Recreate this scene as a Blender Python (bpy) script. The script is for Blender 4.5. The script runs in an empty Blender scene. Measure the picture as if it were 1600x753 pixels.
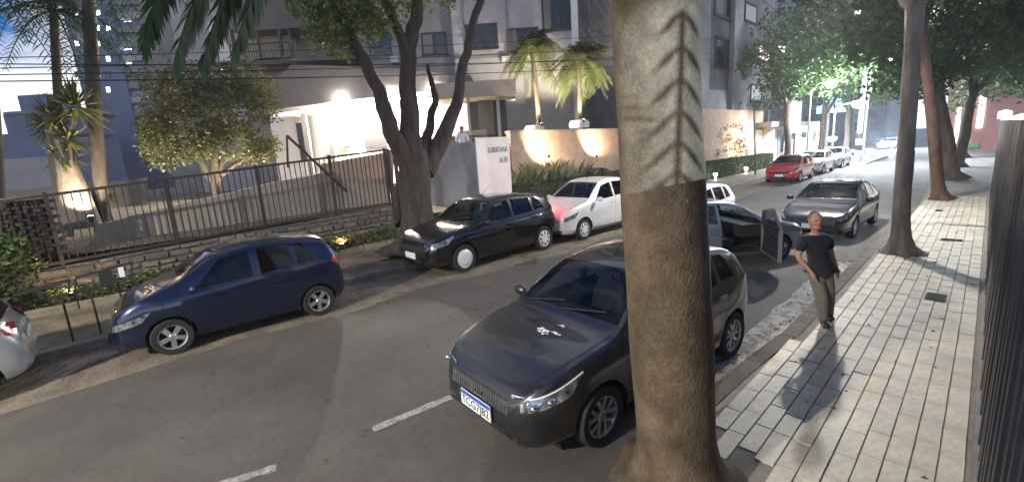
import bpy, bmesh, math, random
from mathutils import Vector, Matrix, Euler, noise
random.seed(7)
R = math.radians
scene = bpy.context.scene
COL = scene.collection

# ------------------------------------------------------------------ camera
YAW, PITCH, ROLL, FPX, CAMH = 0.819513, 0.197537, -0.063445, 697.532, 2.71775   # street runs along +Y, houses opposite at -X
f0 = Vector((-math.sin(YAW)*math.cos(PITCH), math.cos(YAW)*math.cos(PITCH), -math.sin(PITCH)))
r0 = Vector((math.cos(YAW), math.sin(YAW), 0)); u0 = r0.cross(f0)
CR = r0*math.cos(ROLL) + u0*math.sin(ROLL); CU = u0*math.cos(ROLL) - r0*math.sin(ROLL); CF = f0
CP = Vector((0, 0, CAMH))
cd = bpy.data.cameras.new('camera'); cam = bpy.data.objects.new('camera', cd); COL.objects.link(cam)
cd.sensor_width = 36; cd.lens = FPX/1600*36; cd.clip_end = 2000; cd.clip_start = 0.05
cam.matrix_world = Matrix(((CR.x, CU.x, -CF.x, CP.x), (CR.y, CU.y, -CF.y, CP.y), (CR.z, CU.z, -CF.z, CP.z), (0, 0, 0, 1)))
scene.camera = cam

# ------------------------------------------------------------------ world, light, exposure
world = bpy.data.worlds.new('World'); scene.world = world; world.use_nodes = True
wn = world.node_tree; wl = wn.links
bg = wn.nodes['Background']
sky = wn.nodes.new('ShaderNodeTexSky'); sky.sky_type = 'NISHITA'; sky.sun_disc = False
sky.sun_elevation = R(5); sky.sun_rotation = R(150); sky.ozone_density = 6.0; sky.dust_density = 0.4; sky.air_density = 1.0
tc = wn.nodes.new('ShaderNodeTexCoord'); sep = wn.nodes.new('ShaderNodeSeparateXYZ'); wl.new(tc.outputs['Generated'], sep.inputs[0])
nz = wn.nodes.new('ShaderNodeTexNoise'); nz.inputs['Scale'].default_value = 3.2; nz.inputs['Detail'].default_value = 6
mp = wn.nodes.new('ShaderNodeMapping'); mp.inputs['Scale'].default_value = (1, 1, 3); wl.new(tc.outputs['Generated'], mp.inputs[0]); wl.new(mp.outputs[0], nz.inputs['Vector'])
ma = wn.nodes.new('ShaderNodeMath'); ma.operation = 'MULTIPLY_ADD'; ma.inputs[1].default_value = 0.16; wl.new(nz.outputs['Fac'], ma.inputs[0])
mb = wn.nodes.new('ShaderNodeMath'); mb.operation = 'MULTIPLY'; mb.inputs[1].default_value = -1.0; wl.new(sep.outputs['Z'], mb.inputs[0]); wl.new(mb.outputs[0], ma.inputs[2])
cr = wn.nodes.new('ShaderNodeMapRange'); cr.inputs['From Min'].default_value = -0.13; cr.inputs['From Max'].default_value = -0.07; wl.new(ma.outputs[0], cr.inputs['Value'])
cm = wn.nodes.new('ShaderNodeMix'); cm.data_type = 'RGBA'
# broken high cloud over the whole sky, added to whiten the fill light
nz2 = wn.nodes.new('ShaderNodeTexNoise'); nz2.inputs['Scale'].default_value = 2.1; nz2.inputs['Detail'].default_value = 7; nz2.inputs['Roughness'].default_value = 0.62; wl.new(tc.outputs['Generated'], nz2.inputs['Vector'])
hc_ = wn.nodes.new('ShaderNodeMapRange'); hc_.inputs['From Min'].default_value = 0.46; hc_.inputs['From Max'].default_value = 0.64; hc_.inputs['To Max'].default_value = 0.8; wl.new(nz2.outputs['Fac'], hc_.inputs['Value'])
cmx = wn.nodes.new('ShaderNodeMix'); cmx.data_type = 'RGBA'; cmx.inputs['B'].default_value = (6.0, 5.75, 5.5, 1); wl.new(hc_.outputs[0], cmx.inputs['Factor'])
wl.new(cr.outputs[0], cm.inputs['Factor'])
tint = wn.nodes.new('ShaderNodeMix'); tint.data_type = 'RGBA'; tint.blend_type = 'MULTIPLY'; tint.inputs['Factor'].default_value = 1.0
tint.inputs['B'].default_value = (0.85, 1.25, 1.5, 1); wl.new(sky.outputs[0], tint.inputs['A'])
wl.new(tint.outputs['Result'], cmx.inputs['A']); wl.new(cmx.outputs['Result'], cm.inputs['A']); cm.inputs['B'].default_value = (8.8, 8.7, 8.6, 1)
wl.new(cm.outputs['Result'], bg.inputs['Color']); bg.inputs['Strength'].default_value = 0.058
sd = bpy.data.lights.new('sun', 'SUN'); sd.energy = 0.06; sd.angle = R(12); sd.color = (0.8, 0.88, 1.0)
sun = bpy.data.objects.new('sun', sd); COL.objects.link(sun); sun.rotation_euler = (R(60), 0, R(-150))
vs = scene.view_settings; vs.view_transform = 'Standard'; vs.look = 'None'; vs.exposure = 1.72; vs.gamma = 1.0; vs.use_curve_mapping = False
scene.render.engine = 'CYCLES'; scene.cycles.use_denoising = True
scene.cycles.max_bounces = 6; scene.cycles.transparent_max_bounces = 12; scene.cycles.sample_clamp_indirect = 4.0
scene.cycles.caustics_reflective = False; scene.cycles.caustics_refractive = False

# ------------------------------------------------------------------ photo pixel (1600 x 753) -> place
def ray(x, y): return CF + CR*((x-800)/FPX) - CU*((y-376.5)/FPX)
def G(x, y, z=0.0):
    d = ray(x, y); return CP + d*((z-CAMH)/d.z)
def PX(x, y, X):
    d = ray(x, y); return CP + d*(X/d.x)
def PYp(x, y, Y):
    d = ray(x, y); return CP + d*(Y/d.y)
def PN(x, y, p, n):
    d = ray(x, y); return CP + d*((p-CP).dot(n)/d.dot(n))
HF = Vector((f0.x, f0.y, 0)).normalized(); HR = Vector((r0.x, r0.y, 0))
def PD(x, y, depth): return PN(x, y, HF*depth, HF)

# ------------------------------------------------------------------ materials
MATS = {}
def mat(name, col, rough=0.6, metal=0.0, var=0.12, scale=6.0, bump=0.0, bscale=60.0, coat=0.0, emis=None, estr=0.0, col2=None, spec=0.5, stretch=None):
    if name in MATS: return MATS[name]
    m = bpy.data.materials.new(name); m.use_nodes = True; nt = m.node_tree; L = nt.links
    b = nt.nodes['Principled BSDF']
    b.inputs['Roughness'].default_value = rough; b.inputs['Metallic'].default_value = metal; b.inputs['Coat Weight'].default_value = coat
    b.inputs['Specular IOR Level'].default_value = spec
    c = (*col, 1)
    t = nt.nodes.new('ShaderNodeTexCoord'); src = t.outputs['Object']
    if stretch:
        mpp = nt.nodes.new('ShaderNodeMapping'); mpp.inputs['Scale'].default_value = stretch; L.new(src, mpp.inputs[0]); src = mpp.outputs[0]
    if var > 0 or col2:
        n = nt.nodes.new('ShaderNodeTexNoise'); n.inputs['Scale'].default_value = scale; n.inputs['Detail'].default_value = 7; n.inputs['Roughness'].default_value = 0.65
        L.new(src, n.inputs['Vector'])
        mx = nt.nodes.new('ShaderNodeMix'); mx.data_type = 'RGBA'
        mx.inputs['A'].default_value = tuple(max(0, v*(1-var)) for v in col)+(1,)
        mx.inputs['B'].default_value = (*(col2 if col2 else tuple(v*(1+var) for v in col)), 1)
        rm = nt.nodes.new('ShaderNodeMapRange'); rm.inputs['From Min'].default_value = 0.33; rm.inputs['From Max'].default_value = 0.67
        L.new(n.outputs['Fac'], rm.inputs['Value']); L.new(rm.outputs[0], mx.inputs['Factor']); L.new(mx.outputs['Result'], b.inputs['Base Color'])
    else: b.inputs['Base Color'].default_value = c
    if bump > 0:
        n2 = nt.nodes.new('ShaderNodeTexNoise'); n2.inputs['Scale'].default_value = bscale; n2.inputs['Detail'].default_value = 5; L.new(src, n2.inputs['Vector'])
        bp = nt.nodes.new('ShaderNodeBump'); bp.inputs['Strength'].default_value = bump; bp.inputs['Distance'].default_value = 0.02
        L.new(n2.outputs['Fac'], bp.inputs['Height']); L.new(bp.outputs[0], b.inputs['Normal'])
    if emis:
        b.inputs['Emission Color'].default_value = (*emis, 1); b.inputs['Emission Strength'].default_value = estr
    MATS[name] = m; return m
def glass(name, tintc, gl=0.05):
    if name in MATS: return MATS[name]
    m = bpy.data.materials.new(name); m.use_nodes = True; nt = m.node_tree; L = nt.links; nt.nodes.clear()
    o = nt.nodes.new('ShaderNodeOutputMaterial'); tr = nt.nodes.new('ShaderNodeBsdfTransparent'); tr.inputs[0].default_value = (*tintc, 1)
    g = nt.nodes.new('ShaderNodeBsdfGlossy'); g.inputs['Roughness'].default_value = gl; g.inputs['Color'].default_value = (1, 1, 1, 1)
    lw = nt.nodes.new('ShaderNodeLayerWeight'); lw.inputs['Blend'].default_value = 0.5; pw = nt.nodes.new('ShaderNodeMath'); pw.operation = 'POWER'; pw.inputs[1].default_value = 4.0; L.new(lw.outputs['Facing'], pw.inputs[0])
    fr = nt.nodes.new('ShaderNodeMath'); fr.operation = 'MULTIPLY_ADD'; fr.inputs[1].default_value = 0.75; fr.inputs[2].default_value = 0.045; L.new(pw.outputs[0], fr.inputs[0])
    mx = nt.nodes.new('ShaderNodeMixShader'); L.new(fr.outputs[0], mx.inputs[0]); L.new(tr.outputs[0], mx.inputs[1]); L.new(g.outputs[0], mx.inputs[2]); L.new(mx.outputs[0], o.inputs[0])
    MATS[name] = m; return m
def leafmat(name, c1, c2):
    if name in MATS: return MATS[name]
    m = bpy.data.materials.new(name); m.use_nodes = True; nt = m.node_tree; L = nt.links; nt.nodes.clear()
    o = nt.nodes.new('ShaderNodeOutputMaterial'); d = nt.nodes.new('ShaderNodeBsdfDiffuse'); t = nt.nodes.new('ShaderNodeBsdfTranslucent'); g = nt.nodes.new('ShaderNodeBsdfGlossy'); g.inputs['Roughness'].default_value = 0.45
    geo = nt.nodes.new('ShaderNodeNewGeometry'); mx = nt.nodes.new('ShaderNodeMix'); mx.data_type = 'RGBA'
    mx.inputs['A'].default_value = (*c1, 1); mx.inputs['B'].default_value = (*c2, 1)
    L.new(geo.outputs['Random Per Island'], mx.inputs['Factor'])
    for s in (d, t): L.new(mx.outputs['Result'], s.inputs[0])
    a = nt.nodes.new('ShaderNodeMixShader'); a.inputs[0].default_value = 0.28; L.new(d.outputs[0], a.inputs[1]); L.new(t.outputs[0], a.inputs[2])
    b = nt.nodes.new('ShaderNodeMixShader'); b.inputs[0].default_value = 0.05; L.new(a.outputs[0], b.inputs[1]); L.new(g.outputs[0], b.inputs[2]); L.new(b.outputs[0], o.inputs[0])
    MATS[name] = m; return m
def emat(name, col, s):
    if name in MATS: return MATS[name]
    m = bpy.data.materials.new(name); m.use_nodes = True; nt = m.node_tree; nt.nodes.clear()
    o = nt.nodes.new('ShaderNodeOutputMaterial'); e = nt.nodes.new('ShaderNodeEmission'); e.inputs[0].default_value = (*col, 1); e.inputs[1].default_value = s
    nt.links.new(e.outputs[0], o.inputs[0]); MATS[name] = m; return m

# ------------------------------------------------------------------ mesh helpers
class MB:
    def __init__(s): s.v = []; s.f = []; s.m = []
    def add(s, vs, fs, mi=0):
        o = len(s.v); s.v += [tuple(v) for v in vs]; s.f += [tuple(i+o for i in f) for f in fs]; s.m += [mi]*len(fs); return s
    def box(s, x0, x1, y0, y1, z0, z1, mi=0, M=None):
        vs = [Vector((x, y, z)) for z in (z0, z1) for y in (y0, y1) for x in (x0, x1)]
        if M is not None: vs = [M @ v for v in vs]
        return s.add(vs, [(0, 2, 3, 1), (4, 5, 7, 6), (0, 1, 5, 4), (2, 6, 7, 3), (0, 4, 6, 2), (1, 3, 7, 5)], mi)
    def bar(s, a, b, w, h=None, mi=0):
        a = Vector(a); b = Vector(b); h = h or w; d = (b-a).normalized()
        x = d.cross(Vector((0, 0, 1)));
        if x.length < 1e-4: x = Vector((1, 0, 0))
        x.normalize(); y = x.cross(d)
        vs = [p + x*(sx*w/2) + y*(sy*h/2) for p in (a, b) for sx, sy in ((-1, -1), (1, -1), (1, 1), (-1, 1))]
        return s.add(vs, [(3, 2, 1, 0), (4, 5, 6, 7), (0, 1, 5, 4), (1, 2, 6, 5), (2, 3, 7, 6), (3, 0, 4, 7)], mi)
    def tube(s, pts, rads, n=8, mi=0, caps=True, wob=0.0, seed=0.0, lobes=None):
        pts = [Vector(p) for p in pts]; k = len(pts)
        if not hasattr(rads, '__len__'): rads = [rads]*k
        vs = []; ref = None
        for i, p in enumerate(pts):
            d = (pts[min(i+1, k-1)]-pts[max(i-1, 0)]).normalized()
            if ref is None: ref = Vector((1, 0, 0)) if abs(d.x) < 0.9 else Vector((0, 1, 0))
            x = (ref - d*ref.dot(d)).normalized(); y = d.cross(x); ref = x
            for j in range(n):
                a = 2*math.pi*j/n; r = rads[i]
                if lobes: r *= 1 + lobes(i/(k-1), a)
                q = p + (x*math.cos(a)+y*math.sin(a))*r
                if wob: q += (x*math.cos(a)+y*math.sin(a))*(r*wob*noise.noise(Vector((math.cos(a)*1.7+seed, math.sin(a)*1.7, p.length*1.3))))
                vs.append(q)
        fs = [(i*n+j, i*n+(j+1) % n, (i+1)*n+(j+1) % n, (i+1)*n+j) for i in range(k-1) for j in range(n)]
        if caps: fs += [tuple(range(n-1, -1, -1)), tuple((k-1)*n+j for j in range(n))]
        return s.add(vs, fs, mi)
    def lathe(s, prof, n=24, mi=0, M=None):     # prof (r, z) about z
        vs = []
        for r, z in prof:
            for j in range(n):
                a = 2*math.pi*j/n; v = Vector((r*math.cos(a), r*math.sin(a), z)); vs.append(M @ v if M is not None else v)
        k = len(prof); fs = [(i*n+j, i*n+(j+1) % n, (i+1)*n+(j+1) % n, (i+1)*n+j) for i in range(k-1) for j in range(n)]
        return s.add(vs, fs, mi)
    def poly(s, pts, mi=0): return s.add(pts, [tuple(range(len(pts)))], mi)
    def mesh(s, name, mats, smooth=None):
        me = bpy.data.meshes.new(name); me.from_pydata(s.v, [], s.f)
        for m in (mats if isinstance(mats, (list, tuple)) else [mats]): me.materials.append(m)
        if any(s.m): me.polygons.foreach_set('material_index', s.m)
        me.update()
        if smooth is not None:
            me.polygons.foreach_set('use_smooth', [True]*len(me.polygons))
            me.set_sharp_from_angle(angle=R(smooth))
        return me
    def build(s, name, mats, parent=None, smooth=None, loc=None): return link(name, s.mesh(name, mats, smooth), parent, loc)
def link(name, me, parent=None, loc=None, rot=None):
    o = bpy.data.objects.new(name, me); COL.objects.link(o)
    if parent is not None: o.parent = parent
    if loc is not None: o.location = loc
    if rot is not None: o.rotation_euler = rot
    return o
def tag(o, label=None, cat=None, group=None, kind=None):
    if label: o['label'] = label
    if cat: o['category'] = cat
    if group: o['group'] = group
    if kind: o['kind'] = kind
    return o
def thing(name, label, cat, loc=(0, 0, 0), rz=0.0, group=None):
    o = bpy.data.objects.new(name, None); COL.objects.link(o); o.location = loc; o.rotation_euler = (0, 0, rz); o.empty_display_size = 0.2
    return tag(o, label, cat, group)
def pchip(xs, ys):
    n = len(xs); h = [xs[i+1]-xs[i] for i in range(n-1)]; d = [(ys[i+1]-ys[i])/h[i] for i in range(n-1)]; m = [0.0]*n
    for i in range(1, n-1):
        if d[i-1]*d[i] > 0: w1 = 2*h[i]+h[i-1]; w2 = h[i]+2*h[i-1]; m[i] = (w1+w2)/(w1/d[i-1]+w2/d[i])
    m[0] = d[0]; m[-1] = d[-1]
    def f(x):
        if x <= xs[0]: return ys[0]
        if x >= xs[-1]: return ys[-1]
        i = 0
        while x > xs[i+1]: i += 1
        t = (x-xs[i])/h[i]; t2 = t*t; t3 = t2*t
        return ys[i]*(2*t3-3*t2+1)+h[i]*m[i]*(t3-2*t2+t)+ys[i+1]*(3*t2-2*t3)+h[i]*m[i+1]*(t3-t2)
    return f
def text(name, body, size, m, parent, M, depth=0.003):
    cu = bpy.data.curves.new(name, 'FONT'); cu.body = body; cu.size = size; cu.align_x = 'CENTER'; cu.align_y = 'CENTER'; cu.extrude = depth
    t = bpy.data.objects.new(name, cu); COL.objects.link(t)
    dg = bpy.context.evaluated_depsgraph_get(); me = bpy.data.meshes.new_from_object(t.evaluated_get(dg)); bpy.data.objects.remove(t)
    me.materials.clear(); me.materials.append(m)
    o = link(name, me, parent); o.matrix_local = M; return o
def spot(name, parent, loc, col, power, radius=0.08, target=None, cone=None, blend=0.5):
    ld = bpy.data.lights.new(name, 'SPOT' if cone else 'POINT'); ld.energy = power; ld.color = col; ld.shadow_soft_size = radius
    o = bpy.data.objects.new(name, ld); COL.objects.link(o); o.location = loc
    if cone: ld.spot_size = R(cone); ld.spot_blend = blend; o.rotation_euler = (Vector(target)-Vector(loc)).to_track_quat('-Z', 'Y').to_euler()
    if parent is not None: o.parent = parent
    return o
# ================================================================== ground
asph = mat('asphalt', (0.098, 0.091, 0.082), 0.85, var=0.15, scale=1.3, bump=0.35, bscale=160)
# asphalt: add a fine aggregate over the broad patches
def speckle(m, sc, amt):
    nt = m.node_tree; L = nt.links; b = nt.nodes['Principled BSDF']; src = b.inputs['Base Color'].links[0].from_socket
    t = nt.nodes.new('ShaderNodeTexCoord'); n = nt.nodes.new('ShaderNodeTexNoise'); n.inputs['Scale'].default_value = sc; n.inputs['Detail'].default_value = 3
    L.new(t.outputs['Object'], n.inputs['Vector'])
    r = nt.nodes.new('ShaderNodeMapRange'); r.inputs['From Min'].default_value = 0.3; r.inputs['From Max'].default_value = 0.7; r.inputs['To Min'].default_value = 1-amt; r.inputs['To Max'].default_value = 1+amt
    L.new(n.outputs['Fac'], r.inputs['Value'])
    mx = nt.nodes.new('ShaderNodeMix'); mx.data_type = 'RGBA'; mx.blend_type = 'MULTIPLY'; mx.inputs['Factor'].default_value = 1; mx.clamp_result = False
    L.new(src, mx.inputs['A']); L.new(r.outputs[0], mx.inputs['B']); L.new(mx.outputs['Result'], b.inputs['Base Color'])
speckle(asph, 90, 0.2); speckle(asph, 14, 0.10); speckle(asph, 0.45, 0.22)
def cracks(m, sc, w, dark, mask_lo):
    nt = m.node_tree; L = nt.links; b = nt.nodes['Principled BSDF']; src = b.inputs['Base Color'].links[0].from_socket
    t = nt.nodes.new('ShaderNodeTexCoord'); n0 = nt.nodes.new('ShaderNodeTexNoise'); n0.inputs['Scale'].default_value = 2.5; n0.inputs['Detail'].default_value = 4; L.new(t.outputs['Object'], n0.inputs['Vector'])
    ad = nt.nodes.new('ShaderNodeVectorMath'); ad.operation = 'MULTIPLY_ADD'; ad.inputs[1].default_value = (.5, .5, 0); L.new(n0.outputs['Color'], ad.inputs[0]); L.new(t.outputs['Object'], ad.inputs[2])
    v = nt.nodes.new('ShaderNodeTexVoronoi'); v.feature = 'DISTANCE_TO_EDGE'; v.inputs['Scale'].default_value = sc; L.new(ad.outputs[0], v.inputs['Vector'])
    r = nt.nodes.new('ShaderNodeMapRange'); r.inputs['From Min'].default_value = 0; r.inputs['From Max'].default_value = w; r.inputs['To Min'].default_value = 1; r.inputs['To Max'].default_value = 0; L.new(v.outputs['Distance'], r.inputs['Value'])
    n1 = nt.nodes.new('ShaderNodeTexNoise'); n1.inputs['Scale'].default_value = .35; L.new(t.outputs['Object'], n1.inputs['Vector'])
    r1 = nt.nodes.new('ShaderNodeMapRange'); r1.inputs['From Min'].default_value = mask_lo; r1.inputs['From Max'].default_value = mask_lo+.08; L.new(n1.outputs['Fac'], r1.inputs['Value'])
    mu = nt.nodes.new('ShaderNodeMath'); mu.operation = 'MULTIPLY'; L.new(r.outputs[0], mu.inputs[0]); L.new(r1.outputs[0], mu.inputs[1])
    mx = nt.nodes.new('ShaderNodeMix'); mx.data_type = 'RGBA'; mx.inputs['B'].default_value = (*dark, 1); L.new(mu.outputs[0], mx.inputs['Factor']); L.new(src, mx.inputs['A']); L.new(mx.outputs['Result'], b.inputs['Base Color'])
cracks(asph, .55, .006, (.045, .044, .042), .56)
gutterL = mat('dusty_gutter', (0.15, 0.128, 0.098), 0.9, var=0.3, scale=2.2, bump=0.5, bscale=50, col2=(0.25, 0.215, 0.16)); speckle(gutterL, 25, 0.3)
gutterR = mat('pale_gutter', (0.20, 0.195, 0.185), 0.9, var=0.4, scale=7, bump=0.8, bscale=40, col2=(0.5, 0.49, 0.46)); speckle(gutterR, 30, 0.4)
kerbm = mat('kerb_stone', (0.20, 0.185, 0.16), 0.85, var=0.25, scale=3, bump=0.4, bscale=50); speckle(kerbm, 30, 0.2)
kerbd = mat('kerb_dark', (0.10, 0.095, 0.09), 0.85, var=0.3, scale=3, bump=0.4, bscale=50); speckle(kerbd, 30, 0.2)
walkL = mat('earthy_pavement', (0.16, 0.125, 0.08), 0.95, var=0.3, scale=1.8, bump=0.5, bscale=40, col2=(0.26, 0.215, 0.145)); speckle(walkL, 18, 0.3)
white_paint = mat('worn_white_paint', (0.30, 0.29, 0.27), 0.8, var=0.5, scale=9, bump=0.2, bscale=80); speckle(white_paint, 40, 0.35)
soil = mat('ground_soil', (0.07, 0.062, 0.05), 0.95, var=0.3, scale=0.6)

def sheet(name, pts, m, kind='structure'):
    b = MB(); b.poly(pts); o = b.build(name, m); o['kind'] = kind; return o
sheet('ground', [(-400, -200, -0.16), (300, -200, -0.16), (300, 600, -0.16), (-400, 600, -0.16)], soil)
# kerb lines follow the photograph's street edge
LK = [(-40, -9.6), (-4, -9.62), (0, -9.78), (4, -9.72), (8, -9.35), (12, -9.3), (20, -9.35), (30, -9.6), (45, -9.9), (140, -10.2)]
RK = [(-40, -1.85), (0, -1.85), (4.7, -1.80), (6.5, -1.68), (11.5, -1.66), (15.5, -1.60), (25, -1.75), (31, -1.95), (45, -2.1), (140, -2.4)]
lk = pchip([p[0] for p in LK], [p[1] for p in LK]); rk = pchip([p[0] for p in RK], [p[1] for p in RK])
YS = [-40, -20, -8, -4, -2, -1, 0, 1, 2, 3, 4, 5, 6, 7, 8, 9, 10, 11, 12, 13, 14, 15, 16, 18, 20, 22, 25, 28, 31, 35, 40, 45, 60, 75, 85]
def strip(name, fa, fb, za, zb, m, ys=YS, kind='structure'):
    b = MB()
    for y0, y1 in zip(ys, ys[1:]): b.add([(fa(y0), y0, za), (fb(y0), y0, zb), (fb(y1), y1, zb), (fa(y1), y1, za)], [(0, 1, 2, 3)])
    o = b.build(name, m); o['kind'] = kind; return o
ROADZ = 0.0
road = strip('road', lambda y: lk(y)-0.05, lambda y: rk(y)+0.05, 0, 0, asph)
sheet('cross_street', [(-120, 84.5, -0.004), (80, 84.5, -0.004), (80, 96, -0.004), (-120, 96, -0.004)], asph)
strip('gutter_strip', lambda y: lk(y)-0.02, lambda y: lk(y)+1.8+0.4*noise.noise(Vector((y*0.5, 2, 0))), .004, .004, gutterL, [y*.5 for y in range(-20, 90)])
strip('gutter_strip', lambda y: rk(y)-0.42-0.06*noise.noise(Vector((y*1.9, 9, 0))), lambda y: rk(y)+0.02, .004, .004, gutterR, [y*.25 for y in range(18, 46)])
# kerb stones
def kerb(name, f, w0, w1, zt, m, y0, y1, step, label):
    root = thing(name, label, 'kerb', (0, 0, 0)); root['kind'] = 'structure'
    y = y0; i = 0
    while y < y1:
        ye = min(y+step*random.uniform(.92, 1.08), y1); g = .012
        b = MB(); j = random.uniform(-.008, .008); x0, x1 = f(y+g)+j, f(ye-g)+j
        c = .02
        sec = lambda x: [(x+w0, -.1), (x+w0, zt), (x+w1-c*(1 if w1 > w0 else -1), zt), (x+w1, zt-c), (x+w1, -.1)]
        A = [Vector((px, y+g, pz)) for px, pz in sec(x0)]; B = [Vector((px, ye-g, pz)) for px, pz in sec(x1)]
        b.add(A+B, [(k, k+1, k+6, k+5) for k in range(4)]+[(4, 3, 2, 1, 0), (5, 6, 7, 8, 9)])
        b.build('kerb_stone', m, root); y = ye; i += 1
kerb('kerb', lk, -.16, 0, .13, kerbm, -5, 60, 1.0, 'pale stone kerb along the fenced side of the street')
kerb('kerb', rk, .20, 0, .13, kerbd, 1.5, 60, 1.0, 'dark stone kerb edging the white tiled pavement')
strip('pavement', lambda y: -13.6, lambda y: lk(y)-.16, .12, .12, walkL, [y for y in YS if y >= -8])
# dashes
b = MB()
def dash(p, q, w=.11):
    b = MB(); p = Vector((p.x, p.y, .005)); q = Vector((q.x, q.y, .005)); n = (q-p).cross(Vector((0, 0, 1))).normalized()*w/2
    k = 8; vs = []
    for i in range(k+1):
        c = p.lerp(q, i/k); e = 1+random.uniform(-.18, .18); vs += [c-n*e, c+n*e]
    b.add(vs, [(2*i, 2*i+1, 2*i+3, 2*i+2) for i in range(k)]); o = b.build('lane_marking', white_paint); o['kind'] = 'structure'
dash(G(330, 762), G(432, 730)); dash(G(582, 671), G(705, 620))
# ---- tiled pavement, our side
TX0 = lambda y: rk(y)+.21
tile_cols = [(.53, .50, .42), (.55, .52, .44), (.515, .485, .405), (.545, .50, .40), (.52, .495, .425), (.49, .46, .385)]
tmats = [mat('pavement_tile_%d' % i, c, .55, var=.16, scale=5, bump=.12, bscale=70) for i, c in enumerate(tile_cols)]
def randtint(m, amt):
    nt = m.node_tree; L = nt.links; b = nt.nodes['Principled BSDF']; src = b.inputs['Base Color'].links[0].from_socket; oi = nt.nodes.new('ShaderNodeObjectInfo')
    r = nt.nodes.new('ShaderNodeMapRange'); r.inputs['To Min'].default_value = 1-amt; r.inputs['To Max'].default_value = 1+amt*.6; L.new(oi.outputs['Random'], r.inputs['Value'])
    mx = nt.nodes.new('ShaderNodeMix'); mx.data_type = 'RGBA'; mx.blend_type = 'MULTIPLY'; mx.inputs['Factor'].default_value = 1; L.new(src, mx.inputs['A']); L.new(r.outputs[0], mx.inputs['B']); L.new(mx.outputs['Result'], b.inputs['Base Color'])
def stain(m, sc, amt):     # stains that run across tiles: world position
    nt = m.node_tree; L = nt.links; b = nt.nodes['Principled BSDF']; src = b.inputs['Base Color'].links[0].from_socket; g_ = nt.nodes.new('ShaderNodeNewGeometry'); n = nt.nodes.new('ShaderNodeTexNoise'); n.inputs['Scale'].default_value = sc; n.inputs['Detail'].default_value = 6; n.inputs['Roughness'].default_value = .7; L.new(g_.outputs['Position'], n.inputs['Vector'])
    r = nt.nodes.new('ShaderNodeMapRange'); r.inputs['From Min'].default_value = .35; r.inputs['From Max'].default_value = .6; r.inputs['To Min'].default_value = 1-amt; r.inputs['To Max'].default_value = 1.0; L.new(n.outputs['Fac'], r.inputs['Value'])
    mx = nt.nodes.new('ShaderNodeMix'); mx.data_type = 'RGBA'; mx.blend_type = 'MULTIPLY'; mx.inputs['Factor'].default_value = 1; L.new(src, mx.inputs['A']); L.new(r.outputs[0], mx.inputs['B']); L.new(mx.outputs['Result'], b.inputs['Base Color'])
for t in tmats: speckle(t, 28, .13); randtint(t, .05); stain(t, 1.1, .25); stain(t, 6, .12)
grout = mat('tile_joint', (.22, .205, .18), .95, var=.2)
base = strip('pavement', lambda y: rk(y)+.2, lambda y: .16, .122, .122, grout, [y for y in YS if 1 <= y <= 60])
rows = []; x = -1.66; 
ROWW = .15
nrow = 12
tiles = []
for r in range(nrow):
    xr = -1.68+r*ROWW
    y = 1.6+random.uniform(0, .45)
    while y < 22.4:
        l = random.choice((.36, .42, .42, .48))
        if xr+.02 > rk(y)+.19: tiles.append((xr, y, l))
        y += l
trees_at = [(-1.45, 2.75, .85), (-1.07, 12.3, .42), (-.95, 21.7, .3)]
tiles = [t for t in tiles if all((t[0]+.07-a)**2+(t[1]+.2-c)**2 > d*d for a, c, d in trees_at)]
def seen(t): return G(0, 0, -5) and 1 < t[1]
tiles.sort(key=lambda t: t[1] if t[1] > 2.6 else 100+t[1])
tmesh = {}
def tile_geo(b, x, y, l, z, mi=0):
    g = .0026; c = .004; x0, x1, y0, y1 = x+g, x+ROWW-g, y+g, y+l-g
    z0 = z-.012
    vs = [(x0, y0, z0), (x1, y0, z0), (x1, y1, z0), (x0, y1, z0), (x0+c, y0+c, z), (x1-c, y0+c, z), (x1-c, y1-c, z), (x0+c, y1-c, z)]
    b.add(vs, [(4, 5, 6, 7), (0, 1, 5, 4), (1, 2, 6, 5), (2, 3, 7, 6), (3, 0, 4, 7)], mi)
rest = MB()
wts = [3, 5, 2, 3, 3, 1]
for k, (x, y, l) in enumerate(tiles):
    mi = random.choices(range(6), wts)[0]; z = .135+random.gauss(0, .0016)
    if k < 300:
        key = (l, mi)
        if key not in tmesh:
            bb = MB(); tile_geo(bb, 0, 0, l, 0); tmesh[key] = bb.mesh('tile', tmats[mi])
        link('tile', tmesh[key], base, (x, y, z), (random.gauss(0, .003), random.gauss(0, .007), random.gauss(0, .003)))
    else: tile_geo(rest, x, y, l, z, mi)
o = rest.build('tile_field', tmats, base); o['kind'] = 'stuff'
# beyond the tiles the pavement is plain concrete
farwalk = mat('far_concrete_walk', (.20, .19, .17), .9, var=.25, scale=1.5)
strip('pavement', lambda y: rk(y)+.2, lambda y: .4, .132, .132, farwalk, [22.4, 25, 28, 31, 35, 40, 45, 60, 84])
plinth = mat('plinth_concrete', (.20, .195, .19), .8, var=.2, scale=4, bump=.3)
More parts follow.
